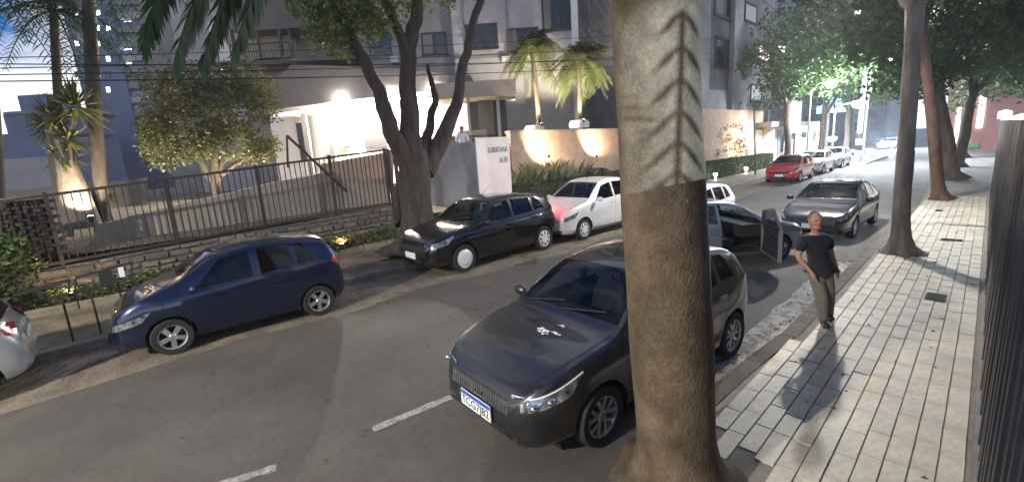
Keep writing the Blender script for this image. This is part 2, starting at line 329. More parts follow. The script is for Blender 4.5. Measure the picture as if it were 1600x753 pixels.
# cast-iron covers set in the tiles
iron = mat('cast_iron', (.035, .034, .033), .6, metal=.6, var=.3, scale=20)
def cover(px, py, w, l, label, name='manhole_cover'):
    p = G(px, py, .14); t = thing(name, label, 'drain cover', (p.x, p.y, .1365))
    MB().box(-w/2, w/2, -l/2, l/2, 0, .006).build('frame', iron, t)
    b = MB(); n = max(3, int(l/.04))
    for i in range(n): yy = -l/2+.02+(l-.04)*i/(n-1); b.box(-w/2+.02, w/2-.02, yy-.006, yy+.006, .006, .011)
    b.build('grate_bar', iron, t)
cover(1462, 464, .24, .42, 'square iron inspection cover in the pale paving tiles')
cover(1487, 375, .36, .26, 'long narrow drain slot in the paving behind the grey tree', 'drain_slot')
cover(1467, 329, .16, .3, 'small iron valve cover at the foot of the reddish tree', 'valve_cover')
# ================================================================== cars
tyre_m = mat('tyre_rubber', (.018, .018, .019), .85, var=.2)
rim_m = mat('alloy_rim', (.62, .63, .66), .28, metal=.85, var=.05)
cap_m = mat('pale_wheel_cap', (.78, .78, .8), .35, metal=.1, var=.05)
black_pl = mat('black_plastic', (.02, .02, .021), .5, var=.15)
well_m = mat('wheel_well', (.006, .006, .006), .95, var=0)
seat_m = mat('seat_cloth', (.045, .045, .05), .9, var=.2, scale=20)
trim_m = mat('cabin_trim', (.03, .03, .032), .7, var=.15)
chrome = mat('chrome', (.75, .76, .78), .12, metal=1, var=0)
lampglass = mat('lamp_glass', (.20, .22, .26), .10, metal=.6, var=.75, scale=11, coat=.8, col2=(.55, .60, .68))
taillamp = mat('tail_lamp', (.42, .02, .02), .15, var=.2, scale=12, coat=.6)
whitelamp = mat('clear_lamp', (.75, .75, .75), .2, var=.1)
amber = mat('amber_lamp', (.7, .25, .03), .25, var=.1)
plate_w = mat('plate_white', (.80, .84, .88), .4, var=.03)
plate_b = mat('plate_blue', (.03, .10, .50), .4, var=.03)
ink = mat('plate_ink', (.01, .012, .02), .5, var=0)
g_tint = glass('tinted_glass', (.10, .11, .12)); g_clear = glass('car_glass', (.42, .46, .46)); g_mid = glass('smoked_glass', (.22, .23, .24))
def paint(name, col, metal=.35, rough=.34): return mat(name, col, rough, metal=metal, var=.10, scale=2.2, coat=1.0, bump=.03, bscale=400)
def lerp(a, b, t): return a+(b-a)*t
HATCH = dict(top=[(0, .50), (.02, .585), (.07, .66), (.16, .745), (.4, .85), (.75, .93), (1.08, .985), (1.2, 1.035), (1.5, 1.235), (1.82, 1.41), (2.05, 1.47), (2.4, 1.50), (2.8, 1.49), (3.2, 1.445), (3.5, 1.385), (3.6, 1.33), (3.8, 1.02), (3.86, .93), (3.94, .82), (3.98, .62), (4.0, .5)],
    bot=[(0, .30), (.06, .24), (.2, .20), (.6, .19), (3.4, .19), (3.8, .25), (3.96, .33), (4, .38)],
    wid=[(0, .56), (.03, .66), (.09, .78), (.2, .875), (.4, .945), (.7, .985), (1.1, 1), (3.2, 1), (3.55, .975), (3.8, .92), (3.92, .86), (3.97, .79), (4, .70)],
    belt=[(.9, .90), (1.6, .93), (2.6, .975), (3.4, 1.03), (4, 1.05)],
    L=4.0, W=.86, fo=.83, wb=2.52, r=.30, ws=(1.17, 1.86), rg=(3.57, 3.80), wins=[(1.42, 1.86, 2.3, 2.3), (2.38, 2.38, 2.98, 3.0), (3.07, 3.06, 3.25, 3.42)], doors=(1.22, 2.34, 3.16))
SEDAN = dict(top=[(0, .50), (.02, .60), (.07, .67), (.2, .75), (.5, .85), (.9, .93), (1.25, .98), (1.38, 1.03), (1.75, 1.25), (2.1, 1.41), (2.4, 1.46), (2.7, 1.47), (3.05, 1.44), (3.35, 1.36), (3.8, 1.12), (3.95, 1.06), (4.2, 1.04), (4.38, 1.0), (4.44, .9), (4.5, .6)],
    bot=HATCH['bot'][:4]+[(3.9, .19), (4.3, .25), (4.5, .36)],
    wid=[(0, .56), (.03, .68), (.09, .80), (.2, .885), (.45, .955), (.8, .99), (1.2, 1), (3.6, 1), (4.0, .97), (4.3, .91), (4.44, .84), (4.5, .72)],
    belt=[(.9, .90), (1.6, .92), (2.8, .96), (3.8, 1.0), (4.5, 1.02)],
    L=4.5, W=.88, fo=.88, wb=2.62, r=.31, ws=(1.36, 2.12), rg=(3.3, 3.82), wins=[(1.62, 2.06, 2.48, 2.5), (2.57, 2.56, 3.05, 3.25)], doors=(1.38, 2.52, 3.4))
def variant(base, **k): d = dict(base); d.update(k); return d
def stretch(base, hs=1.0, ls=1.0, r=None):
    d = dict(base)
    for k in ('top', 'bot', 'belt'): d[k] = [(s*ls, z*hs) for s, z in base[k]]
    d['wid'] = [(s*ls, z) for s, z in base['wid']]
    for k in ('L', 'fo', 'wb'): d[k] = base[k]*ls
    d['ws'] = tuple(s*ls for s in base['ws']); d['rg'] = tuple(s*ls for s in base['rg']); d['wins'] = [tuple(s*ls for s in w) for w in base['wins']]; d['doors'] = tuple(s*ls for s in base['doors'])
    if r: d['r'] = r
    return d
class Shape:
    def __init__(s, sp):
        s.sp = sp; f = lambda k: pchip([p[0] for p in sp[k]], [p[1] for p in sp[k]])
        s.top, s.bot, s.wid, s.belt = f('top'), f('bot'), f('wid'), f('belt'); s.L, s.W = sp['L'], sp['W']; s.xc = sp['fo']+sp['wb']/2
    def X(s, q): return s.xc-q
    def section(s, q, inset=0.0):
        w = s.W*s.wid(q)-inset; zt = s.top(q)-inset; zb = s.bot(q)+inset; zs = min(s.belt(q), zt-.055)
        zs = max(zs, zb+.6*(zt-zb)); h1 = zs-zb; H = zt-zs; wt = .95*w-.33*min(H, .5)-.02
        P = [(0, zb), (.62*w, zb), (.88*w, zb+.012), (.955*w, zb+.07), (.985*w, zb+.2*h1), (.993*w, zb+.36*h1), (.985*w, zb+.46*h1), (1.0*w, zb+.60*h1), (.998*w, zb+.76*h1), (.978*w, zb+.93*h1), (.95*w, zs)]
        P += [(lerp(.95*w, wt, .3), zs+.28*H), (lerp(.95*w, wt, .72), zs+.68*H), (wt, zs+.875*H), (wt-.045, zs+.945*H), (wt*.78, zs+.975*H), (wt*.4, zt-.003), (0, zt)]
        return P
    def W_at(s, q, z):
        P = s.section(q)
        for (y0, z0), (y1, z1) in zip(P[2:], P[3:]):
            if z0 <= z <= z1 and z1 > z0: return lerp(y0, y1, (z-z0)/(z1-z0))
        return P[3][0] if z < P[3][1] else P[-3][0]
    def topz(s, q, y):
        P = s.section(q); y = abs(y)
        for (y0, z0), (y1, z1) in zip(P[10:], P[11:]):
            if y1 <= y <= y0: return lerp(z0, z1, (y0-y)/(y0-y1+1e-9))
        return P[10][1]
    def glassz(s, q):     # top of side glass at s
        P = s.section(q); return P[12][1]+.55*(P[13][1]-P[12][1])
    def end_s(s, y, z, rear=False):
        n = 90; y = abs(y)
        for i in range(n+1):
            q = (s.L-i*.008) if rear else i*.008
            P = s.section(q)
            if s.bot(q) <= z <= s.top(q) and s.W_at(q, z) >= y: return q
        return s.L-.7 if rear else .7
    def loft(s, inset=0.0, s0=0.0, s1=None, n=64, zmin=None):
        s1 = s.L if s1 is None else s1; b = MB(); qs = []
        for i in range(n+1):
            t = i/n; t = t-.09*math.sin(2*math.pi*t)/1.0 if inset == 0 else t; qs.append(lerp(s0, s1, t))
        rings = []
        for q in qs:
            P = s.section(q, inset)
            if zmin is not None: P = [(y, max(z, zmin)) for y, z in P]
            rings.append([(s.X(q), y, z) for y, z in P] + [(s.X(q), -y, z) for y, z in P[-2:0:-1]])
        m = len(rings[0]); vs = [v for r in rings for v in r]
        fs = [(i*m+j, (i+1)*m+j, (i+1)*m+(j+1) % m, i*m+(j+1) % m) for i in range(len(qs)-1) for j in range(m)]
        fs += [tuple(range(m)), tuple((len(qs)-1)*m+j for j in range(m-1, -1, -1))]
        return b.add(vs, fs)
def booleaned(body, cutters):
    o = bpy.data.objects.new('tmp', body); COL.objects.link(o); tmp = [o]
    for c in cutters:
        co = bpy.data.objects.new('tmpc', c); COL.objects.link(co); tmp.append(co)
        md = o.modifiers.new('b', 'BOOLEAN'); md.operation = 'DIFFERENCE'; md.object = co; md.solver = 'EXACT'; md.material_mode = 'TRANSFER'
    dg = bpy.context.evaluated_depsgraph_get(); me = bpy.data.meshes.new_from_object(o.evaluated_get(dg))
    for t in tmp: bpy.data.objects.remove(t)
    return me
def fixn(me):
    bm = bmesh.new(); bm.from_mesh(me); bmesh.ops.recalc_face_normals(bm, faces=bm.faces); bm.to_mesh(me); bm.free(); return me
SHELLS = {}
def shell(key, sp, door_cut=None):
    if key in SHELLS: return SHELLS[key]
    S = Shape(sp); body = fixn(S.loft().mesh('hull', [black_pl]))
    wells = MB()
    for q in (sp['fo'], sp['fo']+sp['wb']):
        for sd in (-1, 1):
            M = Matrix.Translation((S.X(q), sd*(sp['W']-.17), sp['r']+.005)) @ Matrix.Rotation(R(90), 4, 'X')
            rr = sp['r']+.052; prof = [(0.0001, -.23), (rr, -.23), (rr, .23), (0.0001, .23)]; wells.lathe(prof, 40, 0, M)
    wm = fixn(wells.mesh('w', [well_m]))
    bm = bmesh.new(); bm.from_mesh(wm); bmesh.ops.remove_doubles(bm, verts=bm.verts, dist=.0005); bmesh.ops.recalc_face_normals(bm, faces=bm.faces); bm.to_mesh(wm); bm.free()
    cav = fixn(S.loft(.055, sp['ws'][0]-.12, sp['rg'][1]-.02, 30, .36).mesh('c', [trim_m]))
    bm = bmesh.new(); bm.from_mesh(cav); bmesh.ops.remove_doubles(bm, verts=bm.verts, dist=.0005); bmesh.ops.dissolve_degenerate(bm, edges=bm.edges, dist=.0005); bmesh.ops.recalc_face_normals(bm, faces=bm.faces); bm.to_mesh(cav); bm.free()
    sw = MB()
    for w in sp['wins']:
        c = side_corners(S, w)
        for sd in (-1, 1):
            vs = [(S.X(q), sd*y, z) for y in (.28, 1.2) for q, z in c]
            sw.add(vs, [(0, 1, 2, 3), (7, 6, 5, 4), (0, 4, 5, 1), (1, 5, 6, 2), (2, 6, 7, 3), (3, 7, 4, 0)])
    swm = fixn(sw.mesh('s', [black_pl]))
    fr = MB()
    for (qa, qb, sg) in ((sp['ws'][0]+.05, sp['ws'][1]-.03, -1), (sp['rg'][1]-.02, sp['rg'][0]+.03, 1)):
        ya, yb = glass_y(S, qa), glass_y(S, qb); za, zb = S.top(qa), S.top(qb)
        dq, dz = qb-qa, zb-za; n = Vector((dz, -dq)) if sg < 0 else Vector((-dz, dq)); n.normalize()
        n = Vector((-abs(n.x) if sg < 0 else abs(n.x), abs(n.y)))
        vs = []
        for k in (.12, -.26):
            for q, z, y in ((qa, za, ya), (qb, zb, yb)):
                for sy in (-1, 1): vs.append((S.X(q+n.x*k), sy*y, z+n.y*k))
        fr.add(vs, [(0, 1, 3, 2), (4, 6, 7, 5), (0, 2, 6, 4), (1, 5, 7, 3), (0, 4, 5, 1), (2, 3, 7, 6)])
    frm = fixn(fr.mesh('f', [black_pl]))
    cut = [wm, cav, swm, frm]
    if door_cut:
        q0, q1, sd = door_cut; d = MB(); zz = [(q0, .30), (q1-.02, .30), (q1, S.glassz(q1)+.02), (lerp(q0, q1, .42), S.glassz(q0+.45)+.02), (q0+.02, S.belt(q0))]
        vs = [(S.X(q), sd*y, z) for y in (.36, 1.2) for q, z in zz]
        d.add(vs, [(0, 1, 2, 3, 4), (9, 8, 7, 6, 5)]+[(i, (i+1) % 5, 5+(i+1) % 5, 5+i) for i in range(5)]); cut.append(fixn(d.mesh('d', [trim_m])))
    me = booleaned(body, cut)
    me.polygons.foreach_set('use_smooth', [True]*len(me.polygons)); me.set_sharp_from_angle(angle=R(32))
    SHELLS[key] = (me, S); return SHELLS[key]
def side_corners(S, w):
    a, b, c, d = w; bz = lambda q: S.belt(q)+.035
    return [(a, bz(a)), (b, S.glassz(b)), (c, S.glassz(c)), (d, bz(d))]
def glass_y(S, q): return S.section(q)[13][0]-.05 if S.top(q)-S.belt(q) > .12 else S.section(q)[10][0]-.14
def patch(b, pts4, fn, nu, nv, mi=0):   # bilinear grid of 4 parameter corners mapped by fn
    A, B, C, D = pts4; vs = []
    for i in range(nu+1):
        for j in range(nv+1):
            u, v = i/nu, j/nv; p = lerp(lerp(A[0], D[0], u), lerp(B[0], C[0], u), v); q = lerp(lerp(A[1], D[1], u), lerp(B[1], C[1], u), v); vs.append(fn(p, q))
    k = nv+1; b.add(vs, [(i*k+j, i*k+j+1, (i+1)*k+j+1, (i+1)*k+j) for i in range(nu) for j in range(nv)], mi)
def wheel(parent, loc, r, w, style, out, rm=None):
    t = bpy.data.objects.new('wheel', None); COL.objects.link(t); t.parent = parent; t.location = loc; t.rotation_euler = (R(-90)*out, 0, 0)   # local +z points outward
    b = MB(); h = w/2; ri = r*.66
    b.lathe([(ri, -h), (r*.93, -h), (r*.985, -h*.75), (r, -h*.3), (r, h*.3), (r*.985, h*.75), (r*.93, h), (ri+.01, h*.96), (ri, h*.7), (ri-.012, h*.3), (ri-.012, -h)], 36)
    b.build('tyre', tyre_m, t, 35)
    c = MB(); rm = rm or rim_m
    c.lathe([(ri+.004, h*.9), (ri-.012, h*.82), (ri-.02, h*.3), (ri-.02, -h*.5)], 36)
    if style == 'cap':
        c.lathe([(ri-.012, h*.8), (ri*.8, h*.95), (ri*.5, h*1.02), (.0001, h*1.03)], 36)
        k = 8
        sl = MB()
        for i in range(k):
            M = Matrix.Rotation(2*math.pi*i/k, 4, 'Z'); sl.add([M @ Vector(v) for v in ((ri*.55, -.018, h*1.04), (ri*.88, -.032, h*.95), (ri*.88, .032, h*.95), (ri*.55, .018, h*1.04))], [(0, 1, 2, 3)])
        c.build('rim', rm, t, 40); sl.build('rim_slot', black_pl, t)
    elif style == 'plain':
        c.lathe([(ri-.012, h*.8), (ri*.85, h*.98), (ri*.45, h*1.05), (.0001, h*1.05)], 36); c.build('rim', rm, t, 40)
    else:
        n = 5
        for i in range(n):
            M = Matrix.Rotation(2*math.pi*i/n+.3, 4, 'Z')
            for sg in ((-1, 1) if style == 'twin' else (0,)):
                ww = .016 if style == 'twin' else .034
                off = sg*.030; offo = sg*.055
                vs = [(.03, off-ww, h*.78), (.03, off+ww, h*.78), (ri-.01, offo+ww*1.25, h*.72), (ri-.01, offo-ww*1.25, h*.72), (.03, off-ww, h*.45), (.03, off+ww, h*.45), (ri-.01, offo+ww*1.25, h*.5), (ri-.01, offo-ww*1.25, h*.5)]
                c.add([M @ Vector(v) for v in vs], [(0, 3, 2, 1), (0, 4, 7, 3), (1, 2, 6, 5), (2, 3, 7, 6)])
        c.lathe([(.0001, h*.86), (.045, h*.84), (.06, h*.7), (.06, h*.3)], 20)
        c.build('rim', rm, t, 30)
        d = MB(); d.lathe([(ri-.02, -h*.2), (.0001, -h*.2)], 24); d.build('brake_disc', well_m, t)
    return t
PLATE_TXT = None
def make_car(label, pos, rz, key, sp, pm, scale=1.0, group=None, gl=None, wheel_style='five', name='parked_car', plate=None, detail=2, tails=None, door_open=None, rim=None, lamps=None, front_trim=True, cat='car', rimB=None):
    me0, S = shell(key, sp, door_open); me = me0.copy(); me.materials[0] = pm
    t = thing(name, label, cat, pos, rz, group); t.scale = (scale,)*3
    link('body', me, t)
    gl = gl or g_mid; L = sp['L']; W = sp['W']; X = S.X
    side = lambda sd, off: (lambda q, z: (X(q), sd*(S.W_at(q, z)+off), z))
    front = lambda off: (lambda y, z: (X(S.end_s(y, z))+off, y, z)); rear = lambda off: (lambda y, z: (X(S.end_s(y, z, True))-off, y, z))
    # glass
    b = MB(); qa, qb = sp['ws']; qa += .045; qb -= .025
    def ws(v, u, qa=qa, qb=qb):
        q = lerp(qa, qb, u); y = v*(lerp(glass_y(S, qa), glass_y(S, qb), u)+.004); return (X(q), y, S.topz(q, y)-.006)
    patch(b, ((-1, 0), (-1, 1), (1, 1), (1, 0)), ws, 10, 6); b.build('windscreen', g_clear if gl is not g_tint else g_mid, t, 60)
    b = MB(); ra, rb = sp['rg'][1]-.018, sp['rg'][0]+.028
    def rg(v, u):
        q = lerp(ra, rb, u); y = v*(lerp(glass_y(S, ra), glass_y(S, rb), u)+.004); return (X(q), y, S.topz(q, y)-.006)
    patch(b, ((-1, 0), (-1, 1), (1, 1), (1, 0)), rg, 10, 5); b.build('rear_window', gl, t, 60)
    for sd in (-1, 1):
        for i, w in enumerate(sp['wins']):
            if door_open and door_open[2] == sd and i == 0: continue
            b = MB(); patch(b, side_corners(S, w), side(sd, -.012), 6, 4); b.build('side_window', gl, t, 60)
    # lamps
    for sd in (-1, 1):
        b = MB(); patch(b, ((.05, .575), (.07, .68), (.60, .835), (.44, .67)), side(sd, .004), 10, 5); b.build('headlight', lamps or lampglass, t, 50)
        b = MB(); zt = S.belt(L-.1)-.03; patch(b, ((L-.26, zt-.06), (L-.24, zt+.03), (L-.09, zt+.01), (L-.07, zt-.20)), side(sd, .004), 6, 4); b.build('tail_light', tails or taillamp, t, 50)
    if detail >= 1:
        b = MB(); patch(b, ((-.46, .50), (-.56, .635), (.56, .635), (.46, .50)), front(.005), 18, 5); b.build('grille', black_pl, t, 60)
        for sd in (-1, 1):
            b = MB(); patch(b, ((sd*.50, .28), (sd*.52, .36), (sd*.66, .36), (sd*.62, .28)), front(.006), 5, 3); b.build('fog_lamp', black_pl, t, 60)
        b = MB(); patch(b, ((-.62, .235), (-.62, .255), (.62, .255), (.62, .235)), front(.010), 18, 1); b.build('bumper_lip', black_pl, t, 60)
        b = MB(); patch(b, ((-.40, .27), (-.46, .36), (.46, .36), (.40, .27)), front(.004), 16, 3); b.build('lower_intake', black_pl, t, 60)
        for yy, fn, nm, xo in ((0, front, 'front', 1), (0, rear, 'rear', -1)):
            zc = .43 if nm == 'front' else .70
            x = fn(.012)(0, zc)[0]
            k_ = 1.22 if plate and nm == 'front' else 1.0; x += .012*(k_ > 1)
            pl = MB().box(x-.006, x+.006, -.20*k_, .20*k_, zc-.065*k_, zc+.065*k_).build('number_plate', plate_w, t)
            if plate and nm == 'front':
                MB().box(x+.006, x+.008, -.195*k_, .195*k_, zc+.032*k_, zc+.062*k_).build('plate_band', plate_b, pl)
                text('plate_text', plate, .098*k_, ink, pl, Matrix(((0, 0, 1, x+.0085), (1, 0, 0, 0), (0, 1, 0, zc-.018), (0, 0, 0, 1))), .001)
    if detail >= 2:
        for sd in (-1, 1):
            q = sp['wins'][0][0]-.02; z = S.belt(q)+.06; y = S.W_at(q, S.belt(q)-.02)
            if door_open and door_open[2] == sd: continue
            b = MB(); b.bar((X(q), sd*(y-.02), z-.03), (X(q), sd*(y+.10), z-.01), .05, .03)
            M = Matrix.Translation((X(q)+.01, sd*(y+.15), z+.03)) @ Matrix.Diagonal((.055, .105, .07, 1))
            pr = [(math.sin(a)*(1 if a > .01 else .001), -math.cos(a)) for a in [math.pi*i/8 for i in range(9)]]
            b.lathe(pr, 14, 0, M); b.build('wing_mirror', pm, t, 50)
            # door gaps and handles
            d0, d1, d2 = sp['doors']
            lines = [[(d0, .30), (d0-.02, .55), (d0+.02, S.belt(d0)-.02)], [(d1, .28), (d1, .6), (d1, S.belt(d1)+.03)], [(d0, .29), (lerp(d0, d1, .5), .265), (d1, .275), (lerp(d1, d2, .6), .28)], [(lerp(d1, d2, .6), .28), (lerp(d1, d2, .9), .6), (d2, .78), (d2, S.belt(d2)-.01)]]
            b = MB()
            for ln in lines:
                pts = []
                for (qa_, za_), (qb_, zb_) in zip(ln, ln[1:]):
                    for k in range(6): pts.append((lerp(qa_, qb_, k/6), lerp(za_, zb_, k/6)))
                pts.append(ln[-1])
                for (qa_, za_), (qb_, zb_) in zip(pts, pts[1:]):
                    dd = Vector((qb_-qa_, zb_-za_)); 
                    if dd.length < 1e-5: continue
                    dd.normalize(); n = Vector((-dd.y, dd.x))*.0045
                    f = side(sd, .0015); b.add([f(qa_+n.x, za_+n.y), f(qb_+n.x, zb_+n.y), f(qb_-n.x, zb_-n.y), f(qa_-n.x, za_-n.y)], [(0, 1, 2, 3)])
            b.build('door_gap', well_m, t)
            for q in (d1-.15, d2-.16 if d2-d1 > .7 else d2-.1):
                z = S.belt(q)-.10; y = S.W_at(q, z); MB().box(X(q)-.085, X(q)+.085, sd*y+sd*.012-.010, sd*y+sd*.012+.012, z-.016, z+.016).build('door_handle', pm, t)
            b = MB(); f = side(sd, .003); patch(b, ((d0+.05, .215), (d0+.05, .26), (d2-.25, .26), (d2-.25, .215)), f, 14, 1); b.build('sill_trim', black_pl, t, 60)
        # bonnet shut line and roof aerial
        b = MB()
        for sd in (-1, 1):
            ln = [(.17, .40), (.22, .56), (.40, .66), (.75, .71), (1.1*L/4.0, .72)]; pts = []
            for (qa_, ya_), (qb_, yb_) in zip(ln, ln[1:]):
                for k in range(5): pts.append((lerp(qa_, qb_, k/5), sd*lerp(ya_, yb_, k/5)))
            pts.append((ln[-1][0], sd*ln[-1][1]))
            for (qa_, ya_), (qb_, yb_) in zip(pts, pts[1:]): b.add([(X(qa_), ya_-.004, S.topz(qa_, ya_-.004)+.0025), (X(qb_), yb_-.004, S.topz(qb_, yb_-.004)+.0025), (X(qb_), yb_+.004, S.topz(qb_, yb_+.004)+.0025), (X(qa_), ya_+.004, S.topz(qa_, ya_+.004)+.0025)], [(0, 1, 2, 3)])
        b.build('bonnet_gap', well_m, t)['kind'] = 'stuff'
        q = sp['ws'][1]+.2; MB().tube([(X(q), 0, S.top(q)-.01), (X(q+.06), 0, S.top(q)+.05), (X(q+.35), 0, S.top(q)+.26)], [.012, .006, .003], 6).build('aerial', black_pl, t)
        # wipers
        b = MB()
        for y0, y1 in ((-.05, .50), (-.55, -.08)):
            q0 = sp['ws'][0]+.03; b.bar((X(q0), y0, S.topz(q0, y0)+.012), (X(q0+.10), y1, S.topz(q0+.10, y1)+.012), .014, .012)
        b.build('wiper', black_pl, t)
        # cabin
        qf, qr = lerp(sp['ws'][1], sp['wins'][0][3], .55)+.12, lerp(sp['wins'][0][3], sp['rg'][0], .62)
        for y in (-.36, .36):
            b = MB(); seat_shape(b, X(qf), y, .48, sp['top'][11][1] if False else 1.0); b.build('seat', seat_m, t, 50)
        b = MB(); seat_shape(b, X(qr), 0, 1.15, .95); b.build('rear_seat', seat_m, t, 50)
        q = sp['ws'][0]+.12; MB().box(X(q+.42), X(q-.05), -W+.14, W-.14, .62, .90).build('dashboard', trim_m, t)
        b = MB(); M = Matrix.Translation((X(q+.52), .36, .90)) @ Matrix.Rotation(R(-65), 4, 'Y')
        b.tube([M @ Vector((.185*math.cos(a), .185*math.sin(a), 0)) for a in [2*math.pi*i/20 for i in range(21)]], .016, 6, caps=False)
        b.bar(M @ Vector((-.18, 0, 0)), M @ Vector((.18, 0, 0)), .035, .02); b.bar(M @ Vector((0, -.18, 0)), M @ Vector((0, .18, 0)), .035, .02); b.build('steering_wheel', trim_m, t)
        b = MB(); q = sp['ws'][1]+.04; b.box(X(q), X(q)+.03, -.12, .12, S.top(q)-.20, S.top(q)-.13); b.build('rear_view_mirror', trim_m, t)
    r = sp['r']
    for i, q in enumerate((sp['fo'], sp['fo']+sp['wb'])):
        for sd in (-1, 1): wheel(t, (X(q), sd*(W*S.wid(q)-.105), r), r, .195, wheel_style if not (rimB and i == 1) else rimB, sd, rim)
    return t, S
def seat_shape(b, x, y, w, h):
    h2 = w/2
    def slab(p0, p1, th, wd):
        p0 = Vector(p0); p1 = Vector(p1); d = (p1-p0); n = Vector((d.z, 0, -d.x)).normalized()*th/2; k = []
        for p, s in ((p0, 1.0), (p0.lerp(p1, .8), 1.0), (p1, .8)):
            for e in (-1, 1):
                for sy in (-1, 1): k.append(p+n*e*s+Vector((0, sy*wd*s, 0)))
        f = []
        for i in range(2):
            o = i*4; f += [(o, o+1, o+5, o+4), (o+2, o+6, o+7, o+3), (o, o+4, o+6, o+2), (o+1, o+3, o+7, o+5)]
        f += [(0, 2, 3, 1), (8, 9, 11, 10)]; b.add(k, f)
    slab((x-.10, y, .50), (x+.40, y, .53), .14, h2); slab((x-.10, y, .50), (x-.27, y, h), .13, h2)
    for yy in ((0,) if w < .8 else (-.36, .36)): slab((x-.275, y+yy, h+.02), (x-.31, y+yy, h+.20), .09, .13)
def place(label, fx, rx, sd, key, sp, pm, scale, **k):
    f = Vector(fx); r = Vector(rx); mid = (f+r)/2; d = (f-r).normalized(); left = Vector((-d.y, d.x))
    c = mid-left*sd*(sp['W']-.01)*scale
    return make_car(label, (c.x, c.y, 0.005), math.atan2(d.y, d.x), key, sp, pm, scale, **k)
FOX = stretch(HATCH, 1.06, .97, .315); FOX['top'] = [(s*.97, z*1.06) for s, z in [(0, .50), (.02, .60), (.07, .69), (.16, .78), (.4, .90), (.75, 1.0), (.95, 1.05), (1.05, 1.09), (1.35, 1.26), (1.7, 1.41), (1.95, 1.46), (2.4, 1.495), (2.8, 1.49), (3.2, 1.455), (3.62, 1.40), (3.70, 1.34), (3.86, 1.02), (3.9, .93), (3.95, .82), (3.98, .62), (4.0, .5)]]
FOX['ws'] = (1.0, 1.72); FOX['rg'] = (3.57, 3.745); FOX['wins'] = [(1.24, 1.68, 2.16, 2.16), (2.3, 2.3, 2.86, 2.9), (2.97, 2.95, 3.12, 3.28)]; FOX['doors'] = (1.1, 2.23, 3.1)
FOX['top'] = [(s, z*(1+.07*min(1, max(0, (z-.5)/.6)))) for s, z in FOX['top']]; FOX['belt'] = [(s, z*1.05) for s, z in FOX['belt']]
GOL = stretch(HATCH, .99, .98)
KA = stretch(HATCH, 1.08, .97)
ARGO = variant(HATCH)
argo_p = paint('graphite_paint', (.070, .073, .080), .85, .30); navy_p = paint('navy_paint', (.010, .020, .055), .6, .28); black_p = paint('black_paint', (.008, .008, .010), .2, .2)
white_p = paint('white_paint', (.72, .72, .72), 0, .35); silver_p = paint('silver_paint', (.42, .46, .48), .4, .35); dark_p = paint('dark_grey_paint', (.010, .013, .018), .15, .25); red_p = paint('red_paint', (.55, .018, .022), 0, .3)
argo, SA = place('graphite grey hatchback with bird droppings on its bonnet, parked beside the big trunk', (-2.16, 3.11), (-1.96, 5.44), 1, 'argo', ARGO, argo_p, .985, gl=g_clear, wheel_style='twin', plate='TCG7J82')
fox, SF = place('dark navy tall hatchback parked by the fence below the stone wall', (-8.24, .57), (-8.10, 2.70), 1, 'fox', FOX, navy_p, .88, gl=g_tint, wheel_style='five')
gol, SG = place('glossy black hatchback parked in front of the white sign block', (-8.20, 6.15), (-8.15, 8.85), 1, 'gol', GOL, black_p, 1.1, gl=g_clear, wheel_style='plain', rim=cap_m, rimB='cap', tails=mat('lit_tail_lamp', (.5, .02, .02), .2, var=0, emis=(1, .05, .04), estr=9))
spot('brake_glow', gol, (-2.15, 0, .85), (1, .12, .08), 22, .25)
whc, SW = place('white hatchback parked bumper to bumper behind the black hatchback', (-8.02, 10.45), (-7.95, 13.1), 1, 'ka', KA, white_p, 1.06, gl=g_mid, wheel_style='cap', rim=cap_m)
sil_d = Vector((.55, .835)).normalized(); sil_n = Vector((sil_d.y, -sil_d.x)); sil_h = Vector((-3.12, 10.35))-sil_n*.0   # hinge end of the sill, heading
sil_f = sil_h+sil_d*(1.22-.83)*.95; sil_r = sil_f-sil_d*2.52*.95
sil, SS = place('steel-blue hatchback stopped with its front passenger door wide open', sil_f, sil_r, -1, 'silv', variant(HATCH), (door_p := paint('steel_blue_paint', (.20, .25, .29), .35, .32)), .95, gl=g_mid, wheel_style='five', door_open=(1.22, 2.32, -1), name='stopped_car')
sed, SE = place('dark grey sedan parked beside the slim grey tree', (-2.12, 13.9), (-2.05, 16.3), 1, 'sedan', SEDAN, dark_p, .92, gl=g_mid, wheel_style='five')
place('white hatchback with a dark rear window beyond the stopped steel-blue car', (-5.0, 11.0), (-5.0, 13.5), 1, 'gol', GOL, white_p, 1.0, gl=g_tint, wheel_style='cap', detail=1)
place('bright red hatchback first in the row by the clipped hedge', (-7.15, 29.2), (-7.15, 31.7), 1, 'gol', GOL, red_p, 1.02, gl=g_tint, wheel_style='five', detail=1)
place('white hatchback parked right behind the red hatchback', (-7.25, 34.9), (-7.25, 37.4), 1, 'gol', GOL, white_p, 1.02, gl=g_mid, wheel_style='five', detail=1)
place('silver hatchback parked between the white hatchback and the striped pole', (-7.3, 40.6), (-7.3, 43.1), 1, 'gol', GOL, silver_p, 1.02, gl=g_mid, wheel_style='five', detail=1)
head_on = emat('lit_headlamp', (.70, .84, 1.0), 3000)
place('distant car approaching with both headlights on', (-8.0, 74), (-8.0, 76.6), 1, 'sedan', SEDAN, silver_p, 1.0, gl=g_mid, wheel_style='five', detail=1, lamps=head_on, name='approaching_car')
appr = COL.objects[-1]
ac_ = [o for o in COL.objects if o.name.startswith('approaching_car')][0]
